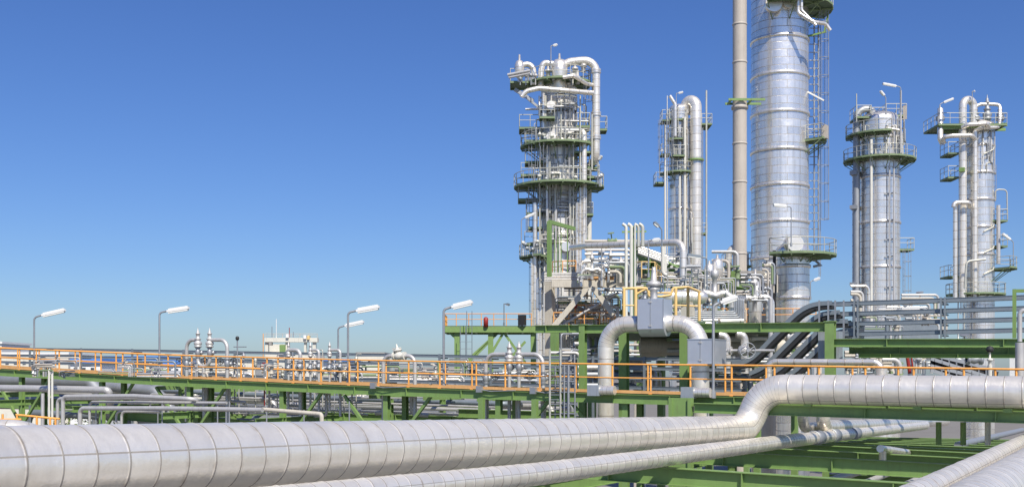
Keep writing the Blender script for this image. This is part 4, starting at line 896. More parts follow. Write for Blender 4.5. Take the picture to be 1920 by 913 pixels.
# ---------- 4. column right of the tallest
t = Thing('distillation_column', 'grey-silver column right of the tallest, with a dark pipe down its left side', 'column', CG)
d = 116; s = S(d); c = P(1649, 705, d); r = 37*s
shell(t, c.x, c.y, r, 0, zp(228, d), 'shell', .68, [zp(y, d) for y in (334, 419, 502, 262)])
m = t.part('side_pipe', 'galv'); m.tube([P(1640, 230, d-.5), P(1640, 204, d-.5), P(1606, 206, d-.5), P(1605.5, 640, d-.5)], 6.3*s, 22, fil=1.2, sp=1.1, esp=.4)  # shadow on this pipe is put into its colour by a darker grey
m = t.part('side_pipe', 'shell2'); m.tube([P(1600.5, 322, d), P(1600.5, 640, d)], 2.5*s, 14, sp=1.1)
for y in (326, 390, 533): b_ = t.part('collar', 'galv'); b_.box(P(1593, y+2, d-.8), P(1613, y-2, d+.3))
ringplat(t, c.x, c.y, zp(302, d), r, r+28*s, -210, 25)
ringplat(t, c.x, c.y, zp(256, d), r*.7, r+24*s, -205, -88)
boxplat(t, 1632, 1662, 222, d-1, 3); boxplat(t, 1662, 1700, 215, d-1, 3.4); boxplat(t, 1607, 1634, 218, d-1.5, 2.4)
boxplat(t, 1687, 1714, 466, d-.5, 2); ladder(t, P(1695, 640, d-.6), P(1695, 466, d-.6), RT-FWD)
m = t.part('head_ring', 'clad_s'); m.lathe(P(1646, 240, d), [(r*.85, -.5), (r*.85, .5), (r*.8, .6)], (0, 0, 1), 40)
m = t.part('pipe', 'clad_s'); m.tube([P(1660, 240, d-2.3), P(1690, 245, d-2.3), P(1692, 290, d-2)], .14, 10, fil=.4)
for px, y0, rr in ((1633.5, 262, .15), (1676, 302, .09), (1668, 310, .08), (1689, 170, .1)): m = t.part('riser_pipe', 'pvc' if rr > .11 else 'steel'); m.tube([P(px, y0, d-r-.4), P(px, 640 if px < 1680 else 300, d-r-.4)], rr, 10)
for y in (362, 412, 448, 480, 538): b_ = t.part('pipe_bracket', 'galv'); b_.bar(P(1659, y+2, d-r-.1), P(1681, y-1, d-r-.1), .12, .12)
pan = t.part('panel', 'stack'); pan.box(P(1680, 422, d-r+1), P(1688, 404, d-r+1.3)); pan.box(P(1694, 225, d-2), P(1700, 198, d-2.3))
clutter_col(t, 1649, d, r, 235, 300, 14, 12); clutter_col(t, 1668, d, r*.6, 215, 300, 10, 13)
m = t.part('mast', 'rail_g'); m.tube([P(1606, 230, d-1.5), P(1606, 176, d-1.5)], .06, 6)
t.done()
lamp(1689, 210, 164, d-3, (1655, 157), 'long lamp on top of the column right of the tallest, pointing left', lw=.3)
lamp(1661, 218, 184, d-3, (1651, 171), 'tilted lamp on top of the column right of the tallest, left of the long lamp', lw=.3)

# ---------- 5. rightmost column
t = Thing('distillation_column', 'rightmost silver column with wide top deck and looped pipes', 'column', CG)
d = 118; s = S(d); c = P(1836, 705, d); r = 27*s
shell(t, c.x, c.y, r, 0, zp(238, d), 'shell', .72, [zp(y, d) for y in (276, 326, 376, 427, 478)])
m = t.part('second_shell', 'shell'); m.tube([P(1815, 270, d+.5), P(1815, 640, d+.5)], 10*s, 24, sp=.9)
m = t.part('overhead_pipe', 'clad'); m.tube([P(1825, 240, d-1), P(1825, 187, d-1), P(1805, 188, d-1.5), P(1805, 560, d-1.5)], 7*s, 24, fil=.95, sp=.9, esp=.35)
m = t.part('overhead_pipe', 'clad'); m.tube([P(1828, 245, d-2), P(1828, 560, d-2)], 4.2*s, 18, sp=.9)
m = t.part('pipe', 'clad_s'); m.tube([P(1763, 205, d-1), P(1763, 260, d-2), P(1768, 270, d-2)], .3, 14, fil=.3)
m = t.part('pipe', 'clad_s'); m.tube([P(1770, 268, d-2), P(1766, 258, d-2.5), P(1785, 255, d-2.8), P(1822, 254, d-2.8), P(1829, 262, d-2)], 4*s, 16, fil=.5, sp=.8)
m = t.part('pipe', 'clad_s'); m.tube([P(1804, 240, d-2.5), P(1815, 234, d-3), P(1850, 232, d-3), P(1855, 240, d-2)], 4*s, 16, fil=.5, sp=.8)
m = t.part('pipe', 'clad_s'); m.tube([P(1828, 245, d-2), P(1840, 240, d-2.5), P(1873, 239, d-2), P(1875, 225, d-1.5), P(1875, 197, d-1), P(1862, 196, d-1), P(1838, 196, d-1), P(1829, 200, d-1), P(1829, 225, d-1)], 3.2*s, 16, fil=.6, sp=.8)
for px, y0 in ((1851, 178), (1829, 198), (1875, 198), (1763, 198)): m = t.part('relief_valve', 'galv'); relief_valve(m, P(px, 228, d-1), P(px, y0, d-1).z, .19)
boxplat(t, 1760, 1888, 232, d-2.2, 4.2); m = t.part('deck_beam', 'green'); m.bar(P(1760, 240, d-1.8), P(1888, 234, d-1.8), .2, .35); m.bar(P(1765, 246, d+1), P(1885, 243, d+1), .2, .3)
for x0, x1, y in ((1778, 1798, 286), (1778, 1798, 331), (1861, 1889, 412), (1861, 1889, 460), (1778, 1798, 517)): boxplat(t, x0, x1, y, d-1.2, 2.2)
ringplat(t, c.x, c.y, zp(505, d), r, r+38*s, -60, 10); ringplat(t, c.x+RT.x*-.4, c.y, zp(552, d), r*.3, 52*s, -200, 20)
m = t.part('donut_pipe', 'clad_s'); m.tube([P(1788, 388, d-2.5), P(1787, 380, d-2.5), P(1818, 380, d-2.5), P(1818, 388, d-2)], 4*s, 14, fil=.4); m.tube([P(1791, 384, d-2), P(1791, 560, d-2)], 4*s, 16, sp=.9)
m = t.part('pipe_bracket', 'green'); m.box(P(1798, 322, d-2), P(1812, 318, d-1)); 
ladder(t, P(1866, 376, d-1), P(1866, 310, d-1), RT, cage=False); m = t.part('hoop_rail', 'rail_g'); m.tube([P(1866, 376, d-1), P(1866, 355, d-1), P(1888, 356, d-1), P(1889, 412, d-1)], .07, 6, fil=.4)
m = t.part('riser_pipe', 'steel'); m.tube([P(1872, 385, d-1.5), P(1872, 495, d-1.5)], .2, 10)
for y in (275, 420, 460, 500): m = t.part('small_pipe', 'rail_g'); m.tube([P(1845, y+14, d-r-.2), P(1862, y+6, d-r), P(1864, y, d-r)], .08, 6)
m = t.part('hoop_rail', 'rail_g'); m.tube([P(1809, 540, d-3), P(1812, 490, d-3), P(1848, 486, d-3)], .12, 8, fil=.5)
clutter_col(t, 1830, d, r, 240, 330, 12, 14); clutter_col(t, 1812, d, r*.7, 330, 640, 12, 15)
t.done()
lamp(1762, 215, 196, d-3, (1788, 185), 'long lamp at the left corner of the rightmost column top deck', lw=.3)
lamp(1823, 215, 172, d-2, (1828, 171), 'tiny lamp at the middle of the rightmost column top deck', lw=.2)
lamp(1900, 500, 454, d-2, (1880, 438), 'lamp beside the lowest right bracket platform of the rightmost column', lw=.26)
# ================================================================== RAISED GREEN PLATFORM (far left of the process block)
d = 96
t = Thing('raised_platform', 'raised green platform with orange railing left of the process block', 'platform')
m = t.part('deck', 'green dgreen'); A, B = P(832, 611, d), P(1040, 611, d); z = A.z
m.bar(V((A.x, A.y, z-.3)), V((B.x, B.y, z-.3)), .25, .5); m.bar(V((A.x, A.y, z-.3))+FWD*5, V((B.x, B.y, z-.3))+FWD*5, .25, .5); m.k = 1
m.bar(V((A.x, A.y, z-.02))+FWD*2.5, V((B.x, B.y, z-.02))+FWD*2.5, 5.2, .08); m.k = 0
for i in range(8): q_ = A+(B-A)*(i/7); q_.z = z-.35; m.bar(q_, q_+FWD*5, .15, .35)
for px in (857, 920, 1000): p = t.part('column', 'green'); a = P(px, 612, d+.4); p.ibeam((a.x, a.y, 0), (a.x, a.y, a.z), .5, .45, .06, up=FWD)
p = t.part('brace', 'green')
for x0, y0, x1, y1 in ((832, 612, 857, 636), (939, 618, 880, 678), (946, 620, 905, 690), (941, 618, 985, 680), (985, 640, 940, 690), (860, 690, 935, 622)): p.bar(P(x0, y0, d+.3), P(x1, y1, d+.3), .22, .22)
g = t.part('railing', 'orange'); rail(g, [V((A.x, A.y, z))+FWD*4.8, V((A.x, A.y, z)), V((B.x, B.y, z)) - RT*2], 1.05, 1.1, .035)
t.done()
t, m = single('fire_extinguisher', 'red', 'red fire extinguisher cabinet on the raised green platform', 'cabinet'); a = P(911, 602, d-.2); m.lathe(a, [(0, -.5), (.2, -.5), (.2, .25), (.08, .36), (0, .36)], (0, 0, 1), 12); m.done()
t, m = single('control_box', 'black', 'dark box on a post on the raised green platform', 'box'); a = P(979, 600, d-.2); m.box(a-V((.3, .2, .45)), a+V((.3, .2, .45))); m.tube([a-V((0, 0, .4)), P(979, 611, d-.2)], .06, 6); m.done()
lamp(945, 610, 569, d, (955, 571), 'small dark lamp post on the raised green platform', lw=.3, mat='tray')
t = Thing('ladder_tower', 'thin dark ladder hanging below the raised green platform', 'ladder'); ladder(t, P(880, 700, d-1), P(880, 583, d-1), -FWD, cage=False, name='ladder', mat='tray'); ladder(t, P(868, 700, d-1), P(868, 612, d-1), -FWD, mat='tray', cage=False); t.done()

# ================================================================== CREAM CONCRETE FRAME
d = 88
t = Thing('concrete_frame', 'cream fireproofed frame with A-shaped braces carrying the upper pipe floor', 'frame')
m = t.part('beam', 'cream'); m.bar(P(1034, 532, d-1.4), P(1270, 533, d-1.4), .5, .55)
m = t.part('post', 'cream'); a = P(1031, 528, d); m.bar((a.x, a.y, 0), a, .62, .62)
m = t.part('post', 'cream'); a = P(1196, 535, d+3); m.bar((a.x, a.y, 0), a, .5, .5)
for x0, y0, x1, y1 in ((1101, 539, 1038, 612), (1112, 539, 1150, 590)): m = t.part('brace', 'cream'); m.bar(P(x0, y0, d-1.4), P(x1, y1, d-1.4), .42, .42)
m = t.part('brace', 'steel'); m.tube([P(1052, 610, d-.6), P(1160, 548, d-.6)], .1, 8)
m = t.part('floor', 'toe'); m.bar(P(1036, 525, d+2.4), P(1180, 525, d+2.4), 5, .12)
m = t.part('floor', 'conc'); m.bar(P(1036, 524, d+4), P(1400, 520, d+6), 9, .3)
t.done()
t, m = single('handrail', 'orange', 'orange handrail at the foot of the cream concrete frame', 'handrail'); rail(m, [P(1038, 611, d-.5), P(1153, 611, d-.5)], 1.05, 1.3, .035); m.done()
t, m = single('handrail', 'orange', 'short orange handrail above the bundle of level pipes on the upper floor', 'handrail'); rail(m, [P(1036, 512, d+3), P(1055, 511, d+1), P(1080, 510, d+1)], .9, 1.0, .035); m.done()
t, m = single('handrail', 'rail_g', 'thin grey handrail in front of the silver pipes on the upper floor', 'handrail'); rail(m, [P(1102, 525, d-.2), P(1160, 523, d-.2)], 1.1, 1.25, .03); m.done()
# level bundle that steps up
for k in range(6):
    t, m = single('pipe', 'steel', '%s level pipe of the stepped bundle on the upper floor of the cream frame' % ['topmost', 'second', 'third', 'fourth', 'fifth', 'lowest'][k], 'pipe', 'stepped pipe bundle on the upper floor')
    y = 512+k*2.9; x_ = 1084+k*3.0
    m.tube([P(1016, y+.2, d-1.4), P(x_, y, d-1.4), P(x_, 494+k*1.2, d-1.4), P(x_+3, 488, d+.6)], .05, 8, fil=.12); m.done()
t, m = single('pipe', 'clad_s', 'silver pipe with smooth elbow above the stepped bundle on the upper floor', 'pipe'); m.tube([P(1088, 515, d-1), P(1088, 490, d-1), P(1110, 490, d-1)], .13, 14, fil=.4); m.done()
t, m = single('green_gate_frame', 'green', 'bright green post and sloping beam before the leftmost column', 'steel frame'); m.bar(P(1030, 519, d-3), P(1030, 415, d-3), .28, .28); m.bar(P(1030, 416, d-3), P(1077, 429, d+1), .2, .28)
for px in (1040, 1046, 1052, 1064): m.tube([P(px, 428, d-1), P(px, 515, d-1)], .04, 6)
m.done()
# tall silver pipes at the left foot
for i, (px, y0, rr, lab) in enumerate(((1008.5, 524, .14, 'left'), (1013.5, 543, .14, 'middle'), (1020, 550, .08, 'right'))):
    t, m = single('pipe', 'clad_s', 'upright silver pipe at the left foot of the cream frame, %s of three' % lab, 'pipe'); m.tube([P(px+3, y0-1, d-1), P(px, y0, d-1), P(px, 760, d-1)], rr, 12, fil=.1, sp=1.2); m.done()

# ================================================================== UPPER PIPES
d = 76
t = Thing('pipe', 'long silver pipe running level above the process block and bending down at its right end', 'pipe'); m = t.part('cladding', 'clad'); m.tube([P(1072, 464, d+12), P(1100, 461, d+8), P(1281, 454, d), P(1281, 560, d)], 6.4*S(d), 26, fil=.75, sp=.62, esp=.2); t.done()
VP_ = 'hook-topped vent pipes'
for i, (px, y1, rr, lab) in enumerate(((1174, 600, .085, 'first from the left, tall and white'), (1184, 600, .1, 'second from the left, tall and white'), (1197, 462, .08, 'third from the left, mottled and short'), (1205, 462, .1, 'fourth from the left, silver and short'))):
    t, m = single('vent_pipe', 'pvc' if i < 2 else 'rail_g', 'vent pipe with hooked top, %s' % lab, 'vent pipe', VP_); T_ = 60
    m.tube([P(px, y1, T_), P(px, 424, T_), P(px-7, 420, T_)], rr, 12, fil=.2); m.k = 0; m.done()
t, m = single('green_strut', 'green', 'thin green post between the white vent pipes', 'steel post'); m.bar(P(1189, 600, 60.3), P(1189, 424, 60.3), .16, .2); m.bar(P(1166, 435, 60), P(1212, 434, 60), .05, .1); m.done()
t, m = single('pipe', 'pvc', 'thin white pipe right of the green strut among the vent pipes', 'pipe'); m.tube([P(1190.5, 600, 59.8), P(1190.5, 420, 59.8)], .05, 10); m.done()
lamp(1241, 470, 430, 70, (1226, 417), 'small dark lamp tilted to the left above the long level pipe', mat='tray', lw=.2)
lamp(1216, 520, 451, 66, (1238, 449), 'slim lamp whose white head lies level just above the long pipe', lw=.18)
lamp(1325.5, 545, 484, 70, (1289, 478), 'lamp whose long head points left over the pipe bend', mat='tray', lw=.2)
lamp(1128, 525, 466, 84, (1140, 462), 'small lamp with white square head in front of the leftmost column', lw=.4)
# green roof truss
d = 82
t = Thing('pipe_bridge', 'green pipe bridge of stacked beams sloping down to the right under the long pipe', 'steel frame'); 
for k, (x0, y0, x1, y1, h) in enumerate(((1190, 466, 1272, 508, .5), (1190, 480, 1275, 515, .4), (1225, 490, 1345, 520, .35), (1180, 505, 1300, 522, .3), (1240, 512, 1400, 545, .35), (1300, 522, 1400, 552, .3))): m = t.part('beam', 'green'); m.ibeam(P(x0, y0, d+4), P(x1, y1, d-1), h, .3, .04)
for px in (1186, 1218, 1262, 1300, 1340, 1375): m = t.part('post', 'green'); m.bar(P(px, 478+(px > 1250)*30, d+2), P(px, 640, d+2), .3, .3)
for k in range(9): m = t.part('cross_tube', 'pvc'); x_ = 1196+k*9; m.tube([P(x_, 468+k*4.6, d-1.2), P(x_+7, 465+k*4.6, d+3)], .1, 8)
t.done()
for k in range(4):
    t, m = single('pipe', 'steel' if k % 2 else 'clad_s', 'grey pipe lying along the sloping green pipe bridge', 'pipe', 'pipes on the sloping green pipe bridge'); m.tube([P(1196, 462+k*4, d-1.5), P(1240, 478+k*4, d-1.5), P(1252, 482+k*4, d-1.5)], .12, 10); m.done()
t, m = single('pale_duct', 'pvc', 'pair of pale upright tubes below the middle of the long level pipe', 'pipe'); m.tube([P(1243, 462, 70), P(1243, 514, 70), P(1252, 516, 70)], .13, 12, fil=.25); m.tube([P(1247.5, 480, 70.5), P(1247.5, 510, 70.5)], .1, 12); m.done()
# ================================================================== YELLOW SERVICE PLATFORM
d = 47
t = Thing('service_platform', 'yellow-railed service platform behind the sheet-metal valve box', 'platform')
pts = [P(1170, 592, d), P(1210, 592, d)]; m = t.part('railing', 'yellow')
m.tube([P(1167, 541, d), P(1212, 540, d), P(1216, 547, d), P(1216, 555, d), P(1240, 556, d), P(1258, 553, d), P(1262, 540, d), P(1290, 538, d), P(1312, 547, d-1)], .055, 8, fil=.1)
m.tube([P(1190, 553, d), P(1212, 541, d)], .045, 8); m.tube([P(1216, 549, d), P(1260, 549, d)], .04, 8)
m.tube([P(1262, 572, d), P(1311, 574, d)], .035, 8); m.tube([P(1166, 572, d), P(1205, 573, d)], .03, 8)
for px in (1170, 1192, 1267, 1290, 1311): p = t.part('post', 'yellow'); p.tube([P(px, 540 if px < 1300 else 546, d), P(px, 606, d)], .07, 8)
m = t.part('deck', 'dgreen'); m.bar(P(1165, 606, d+1), P(1315, 606, d+1), 2.2, .1)
t.done()
t = Thing('horizontal_drum', 'pale rounded horizontal drum behind the yellow platform railing', 'tank'); c = P(1290, 557, 58); m = t.part('shell', 'clad_s')
m.lathe(c-RT*.85, [(0, -.45), (.3, -.36), (.36, -.15), (.38, 0), (.38, 1.4), (.36, 1.6), (.25, 1.8), (0, 1.9)], RT, 28, sp=.5); m = t.part('saddle', 'cream'); m.box(c+V((-.3, -.2, -1.0)), c+V((.3, .2, -.3))); t.done()
# upper middle railed balcony
t, m = single('handrail', 'yellow', 'small pale-yellow railed balcony behind the vent pipes', 'handrail'); rail(m, [P(1190, 522, 70), P(1203, 521, 69), P(1228, 522, 69), P(1240, 532, 72)], 1.0, .8, .035); m.done()
t, m = single('handrail', 'rail_g', 'pale handrail sloping down beside the foot of the long pipe bend', 'handrail'); rail(m, [P(1252, 538, 64), P(1285, 537, 63), P(1322, 543, 60)], 1.05, 1.2, .03, rp=.035); m.done()
# orange valve manifold deep inside
t = Thing('valve_manifold', 'orange pipes and red valves deep inside below the cream frame', 'manifold'); rn = random.Random(4); d = 93
for i in range(10):
    x_ = rn.uniform(1072, 1146); m = t.part('orange_pipe', rn.choice(['orange', 'orange', 'red'])); y_ = rn.uniform(560, 585); m.tube([P(x_, y_, d), P(x_, 608, d), P(x_+rn.uniform(-8, 8), 610, d)], .07, 7)
for y_ in (572, 580, 592): m = t.part('orange_pipe', 'orange'); m.tube([P(1078, y_, d-.2), P(1125+rn.uniform(-10, 15), y_, d-.2)], .06, 7)
for i in range(6): m = t.part('valve', 'red'); m.disc(P(rn.uniform(1075, 1150), rn.uniform(572, 606), d-.4), .2, .12, FWD, 10)
t.done()
# stepped bundle right (above long green beam)
d = 60
for k in range(6):
    t, m = single('pipe', 'galv', '%s level pipe of the stepped bundle above the long green beam' % ['topmost', 'second', 'third', 'fourth', 'fifth', 'lowest'][k], 'pipe', 'stepped pipe bundle above the long green beam')
    y = 584.5+k*3.4; x_ = 1377+k*3.4; m.tube([P(1268, y+.5, d), P(x_, y, d), P(x_, 558+k*.7, d), P(x_+3, 556, d+1)], .045, 8, fil=.1); m.done()
t, m = single('pipe', 'clad_s', 'short fat silver pipe with flanged end lying on the long green beam', 'pipe'); m.tube([P(1318, 601, 56), P(1346, 600, 56), P(1346, 606, 56)], .1, 12, fil=.1); m.tube([P(1350, 602, 56), P(1394, 601, 56)], .11, 12); flange(m, P(1346, 601, 56), .1, RT); m.done()
# valve group in front of stack
def vgroup(name, label, pcs):
    t = Thing(name, label, 'valves', 'valve clusters above the long green beam'); 
    for k, (nm, mat, fn) in enumerate(pcs): m = t.part(nm, mat); fn(m)
    t.done()
def vg1(cx, cy, dd, sc, lab):
    t = Thing('valve_cluster', lab, 'valves', 'valve clusters above the long green beam'); c = P(cx, cy, dd); u = sc
    m = t.part('spindle', 'steel'); m.lathe(c, [(.16*u, -.9*u), (.16*u, -.2*u), (.3*u, -.15*u), (.3*u, 0), (.14*u, .05*u), (.14*u, .9*u), (.22*u, .95*u), (.22*u, 1.3*u), (.1*u, 1.35*u), (.06*u, 1.8*u), (0, 1.8*u)], (0, 0, 1), 12)
    for k in (-1, 1):
        m = t.part('valve_body', 'clad_s'); m.tube([c+V((0, 0, -.1*u)), c+RT*k*.5*u+V((0, 0, .1*u)), c+RT*k*1.0*u+V((0, 0, -.2*u)), c+RT*k*1.0*u+V((0, 0, -1.6*u))], .2*u, 12, fil=.3*u)
        m = t.part('flange', 'steel'); m.disc(c+RT*k*.62*u, .34*u, .08*u, RT, 12); m.disc(c+RT*k*1.0*u-V((0, 0, .7*u)), .32*u, .08*u, (0, 0, 1), 12)
    t.done()
vg1(1340, 552, 62, 1.0, 'silver valve cluster with tall spindle behind the lamp post')
vg1(1415, 560, 72, .9, 'silver valve cluster below the beige stack')
vg1(1341, 514, 82, .55, 'small pale valve cluster left of the beige stack')
vg1(1310, 520, 84, .7, 'small valve cluster right of the pipe bend')
vg1(1110, 506, 86, .8, 'silver valve cluster on the upper floor behind the thin handrail')
vg1(1145, 500, 87, .8, 'silver valve cluster on the upper floor beside the white vent pipes')
for cx, cy, dd, r_, h_, lab in ((1330, 512, 80, .36, .8, 'small round-topped silver vessel right of the long pipe bend'), (1345, 506, 81, .42, 1.0, 'small silver drum just left of the beige stack'), (1164, 508, 84, .35, 1.1, 'grey boxy vessel with domed top beside the first vent pipe'), (1416, 585, 75, .42, 2.6, 'upright silver vessel below the valve cluster under the stack')):
    t, m = single('small_vessel', 'clad_s', lab, 'vessel'); m.lathe(P(cx, cy, dd), [(0, -h_*1.1), (r_, -h_), (r_, h_*.5), (r_*.75, h_*.75), (r_*.2, h_*.85), (r_*.2, h_*1.1), (0, h_*1.1)], (0, 0, 1), 20, sp=.7); m.done()
t = Thing('pipe', 'silver pipe bend coming down in front of the shorter silver vessel', 'pipe'); m = t.part('cladding', 'clad_s'); m.tube([P(1424, 556, 72), P(1447, 557, 72), P(1447, 640, 72)], .19, 20, fil=.5, sp=.7, esp=.2); t.done()
t, m = single('pale_tank', 'cream', 'mottled beige tank behind the valve cluster at the foot of the tallest column', 'tank'); a = P(1432, 560, 90); m.tube([(a.x, a.y, 0), a], .95, 24); m.done()
t, m = single('handrail', 'orange', 'orange handrail at the foot of the tallest column above the long green beam', 'handrail'); rail(m, [P(1290, 603, 84), P(1400, 604, 84), P(1530, 603, 84)], 1.0, 1.6, .035); m.done()
# pipes beneath the long green beam (right half)
for pts, rr, d_, mat, lab in (([(1347, 628), (1363, 628), (1363, 700)], .18, 50, 'clad_s', 'silver elbow under the long green beam, left of two'), ([(1380, 626), (1396, 626), (1396, 700)], .18, 50, 'clad_s', 'silver elbow under the long green beam, right of two'), ([(1200, 646), (1330, 648), (1470, 651)], .36, 54, 'cream', 'thick beige pipe lying level under the long green beam'), ([(1400, 622), (1415, 624), (1415, 634), (1360, 634)], .16, 52, 'steel', 'grey pipe bend between the silver elbows under the beam'), ([(1410, 634), (1440, 634)], .1, 51, 'pvc', 'short pale pipe right of the silver elbows'), ([(1200, 658), (1240, 652), (1290, 655)], .42, 57, 'cream', 'brown-beige bent duct glimpsed inside the looped silver pipe'), ([(1445, 560), (1445, 672)], .1, 49, 'steel', 'upright grey pipe crossing behind the long green beam')):
    t, m = single('pipe', mat, lab, 'pipe'); m.tube([P(x, y, d_) for x, y in pts], rr, 18, fil=rr*1.6, sp=.7, esp=.15); m.done()
# ================================================================== DENSE BACKGROUND PIPEWORK (individual things, a few groups)
rn = random.Random(99)
def dense(n, x0, x1, y0, y1, d0, d1, group, label, rs=(.04, .06, .08, .12), mats=('steel', 'galv', 'steel', 'galv', 'clad_s', 'tray', 'galv', 'cream', 'pgreen', 'stack'), vert=.5, L=(20, 70), name='pipe_bundle', cap=None):
    for i in range(max(1, int(n*.55))):
        x_, y_, d_ = rn.uniform(x0, x1), rn.uniform(y0, y1), rn.uniform(d0, d1); rr = rn.choice(rs); k = 1 if rn.random() < .5 else -1
        l1, l2 = rn.uniform(*L), rn.uniform(*L); t = Thing(name, label, 'pipes', group); up = rn.random() < vert; j = rn.uniform(-.5, .5)
        for c_ in range(rn.choice((1, 2, 3, 4))):
            if cap and y_-c_*rr*4/S(d_) < cap: break
            o = c_*rr*rn.uniform(2.6, 4)/S(d_)
            if up: x2 = x_-k*o; pts = [P(x2, min(y1, y_+l1), d_), P(x2, y_-o, d_), P(x_+k*l2*.3, y_-o, d_+j)]
            else: xe = min(x1, x_+l1)+o; pts = [P(x_, y_-o, d_), P(xe, y_-o, d_), P(xe, min(y1, y_+l2*.4), d_)]
            m = t.part('pipe', rn.choice(mats)); m.tube(pts, rr, 9, fil=rr*3, sp=.8)
            if rn.random() < .4:
                q_ = pts[0]*.5+pts[1]*.5; ax = (pts[1]-pts[0]).normalized(); v_ = t.part('valve', rn.choice(mats)); v_.lathe(q_, [(rr, -rr*3), (rr*2, -rr*3), (rr*2, -rr*2), (rr*1.2, -rr*1.6), (rr*1.8, 0), (rr*1.2, rr*1.6), (rr*2, rr*2), (rr*2, rr*3), (rr, rr*3)], ax, 9)
                v_.tube([q_, q_+V((0, -rr*2, rr*5))], rr*.4, 5); v_.disc(q_+V((0, -rr*2, rr*5)), rr*2.2, rr*.5, (0, -.3, 1), 9)
        t.done()
dense(46, 1034, 1160, 540, 612, 90, 100, 'pipes inside the cream frame', 'one of the crowded pipe bundles inside the cream concrete frame')
dense(40, 1085, 1275, 484, 530, 80, 92, 'pipes on the upper floor', 'one of the crowded pipe bundles on the upper floor of the process block')
dense(44, 1290, 1440, 505, 600, 68, 90, 'pipes between the long pipe bend and the beige stack', 'one of the crowded pipe bundles between the long pipe bend and the beige stack')
dense(40, 1180, 1330, 520, 600, 62, 80, 'pipes behind the yellow platform', 'one of the crowded pipe bundles behind the yellow-railed platform')
dense(90, 1030, 1500, 625, 735, 48, 70, 'pipes behind the green columns', 'one of the crowded pipe bundles behind the green columns and cable trays', L=(30, 120))
dense(40, 1570, 1760, 560, 700, 60, 90, 'pipes behind the raised cable trays', 'one of the crowded pipe bundles behind the raised cable trays', L=(20, 80))
dense(26, 1570, 1850, 665, 700, 48, 62, 'pipes above the right handrail', 'one of the small pipe bundles just above the right handrail', L=(10, 40))
dense(80, -40, 1020, 700, 745, 60, 110, 'distant pipes seen through the walkway handrail', 'one of the distant pipe bundles seen through and below the walkway handrail', L=(60, 260), vert=.25, rs=(.08, .1, .14), cap=692)
dense(70, 0, 1000, 676, 706, 47, 58, 'thin pipes behind the handrail', 'one of the thin pipe bundles just behind the walkway handrail and cable trays', L=(20, 90), vert=.6, rs=(.025, .03, .045), cap=664)
dense(50, 1010, 1150, 540, 690, 96, 104, 'pipes around the foot of the leftmost column', 'one of the pipe bundles around the foot of the leftmost column', L=(20, 120), vert=.8)
# floors that shade the process block interior
t = Thing('process_floor', 'dark steel floors inside the process block, stacked behind the green columns', 'platform')
for px0, px1, y, d_, dep in ((1100, 1500, 620, 50, 12),):
    m = t.part('floor', 'dgreen'); a, b_ = P(px0, y, d_), P(px1, y, d_); z_ = a.z; m.bar(V((a.x, a.y, z_))+FWD*dep/2, V((b_.x, b_.y, z_))+FWD*dep/2, dep, .15)
for px, d_ in ((1040, 60), (1110, 60), (1240, 62), (1330, 62), (1420, 64), (1490, 66), (1090, 76), (1200, 76), (1310, 78), (1400, 78)): m = t.part('post', 'green'); a = P(px, 622, d_); m.bar((a.x, a.y, 0), a, .35, .35)
t.done()
# dark equipment mass behind the raised trays and sloping ladders right
t = Thing('air_cooler', 'dark ribbed cooler bank seen through the raised cable trays', 'cooler'); m = t.part('casing', 'tray'); a = P(1660, 618, 78); 
m.bar(P(1600, 628, 80), P(1735, 630, 80), 5, 1.6); 
for k in range(6): p = t.part('leg', 'tray'); p.bar(P(1602+k*26, 632, 78), P(1602+k*26, 760, 78), .25, .25)
t.done()
for k, (y0, y1) in enumerate(((664, 694), (672, 712))):
    t = Thing('sloping_cable_ladder', '%s of two dark cable ladders sloping down to the right above the right handrail' % ['upper', 'lower'][k], 'cable tray'); a, b_ = P(1745, y0, 54), P(1870, y1, 54)
    m = t.part('side_rail', 'galv'); m.bar(a, b_, .06, .16); m = t.part('side_rail', 'galv'); m.bar(a+V((0, 0, -.55)), b_+V((0, 0, -.55)), .06, .16)
    m = t.part('cover', 'black'); m.bar(a+V((0, .1, -.27)), b_+V((0, .1, -.27)), .03, .42)
    m = t.part('rung', 'galv')
    for i in range(9): q_ = a+(b_-a)*((i+.5)/9); m.bar(q_, q_-V((0, 0, .55)), .06, .06)
    t.done()
t, m = single('red_pipe', 'red', 'dark red leaning pipes below the raised trays above the right handrail', 'pipe'); m.tube([P(1700, 662, 52), P(1706, 700, 52)], .08, 10); m.tube([P(1708, 662, 52), P(1713, 700, 52)], .04, 10); m.done()
t, m = single('pale_cabinet', 'white', 'pale tall cabinet behind the stepped pipe near the right edge', 'cabinet'); m.box(P(1893, 720, 70), P(1908, 668, 71)); m.done()

# ================================================================== FAR BUILDINGS
d = 250; s = S(d)
def fbox(m, x0, y0, x1, y1, d_, dep):
    a, b_ = P(x0, y0, d_), P(x1, y1, d_); z0, z1 = sorted((a.z, b_.z)); a.z = b_.z = 0; f = FWD*dep
    m.hexa([V((p.x, p.y, z)) for z in (z0, z1) for p in (a, b_, b_+f, a+f)])
t = Thing('office_building', 'cream flat-roofed building with open roof frame and antennas, beyond the walkway', 'building')
m = t.part('wall', 'wall'); fbox(m, 497, 790, 592, 661, d, 12); fbox(m, 497, 661, 503, 640, d, 1); fbox(m, 586, 661, 592, 640, d, 1); fbox(m, 535, 661, 542, 640, d, 1); fbox(m, 570, 661, 574, 640, d, 1)
m = t.part('roof_frame', 'wall'); fbox(m, 496, 641, 595, 633, d-.5, 2); fbox(m, 503, 661, 535, 645, d+6, 2)
for x0 in (506, 545, 556, 566): m = t.part('window', 'glass'); fbox(m, x0, 690, x0+7, 676, d-.1, .2)
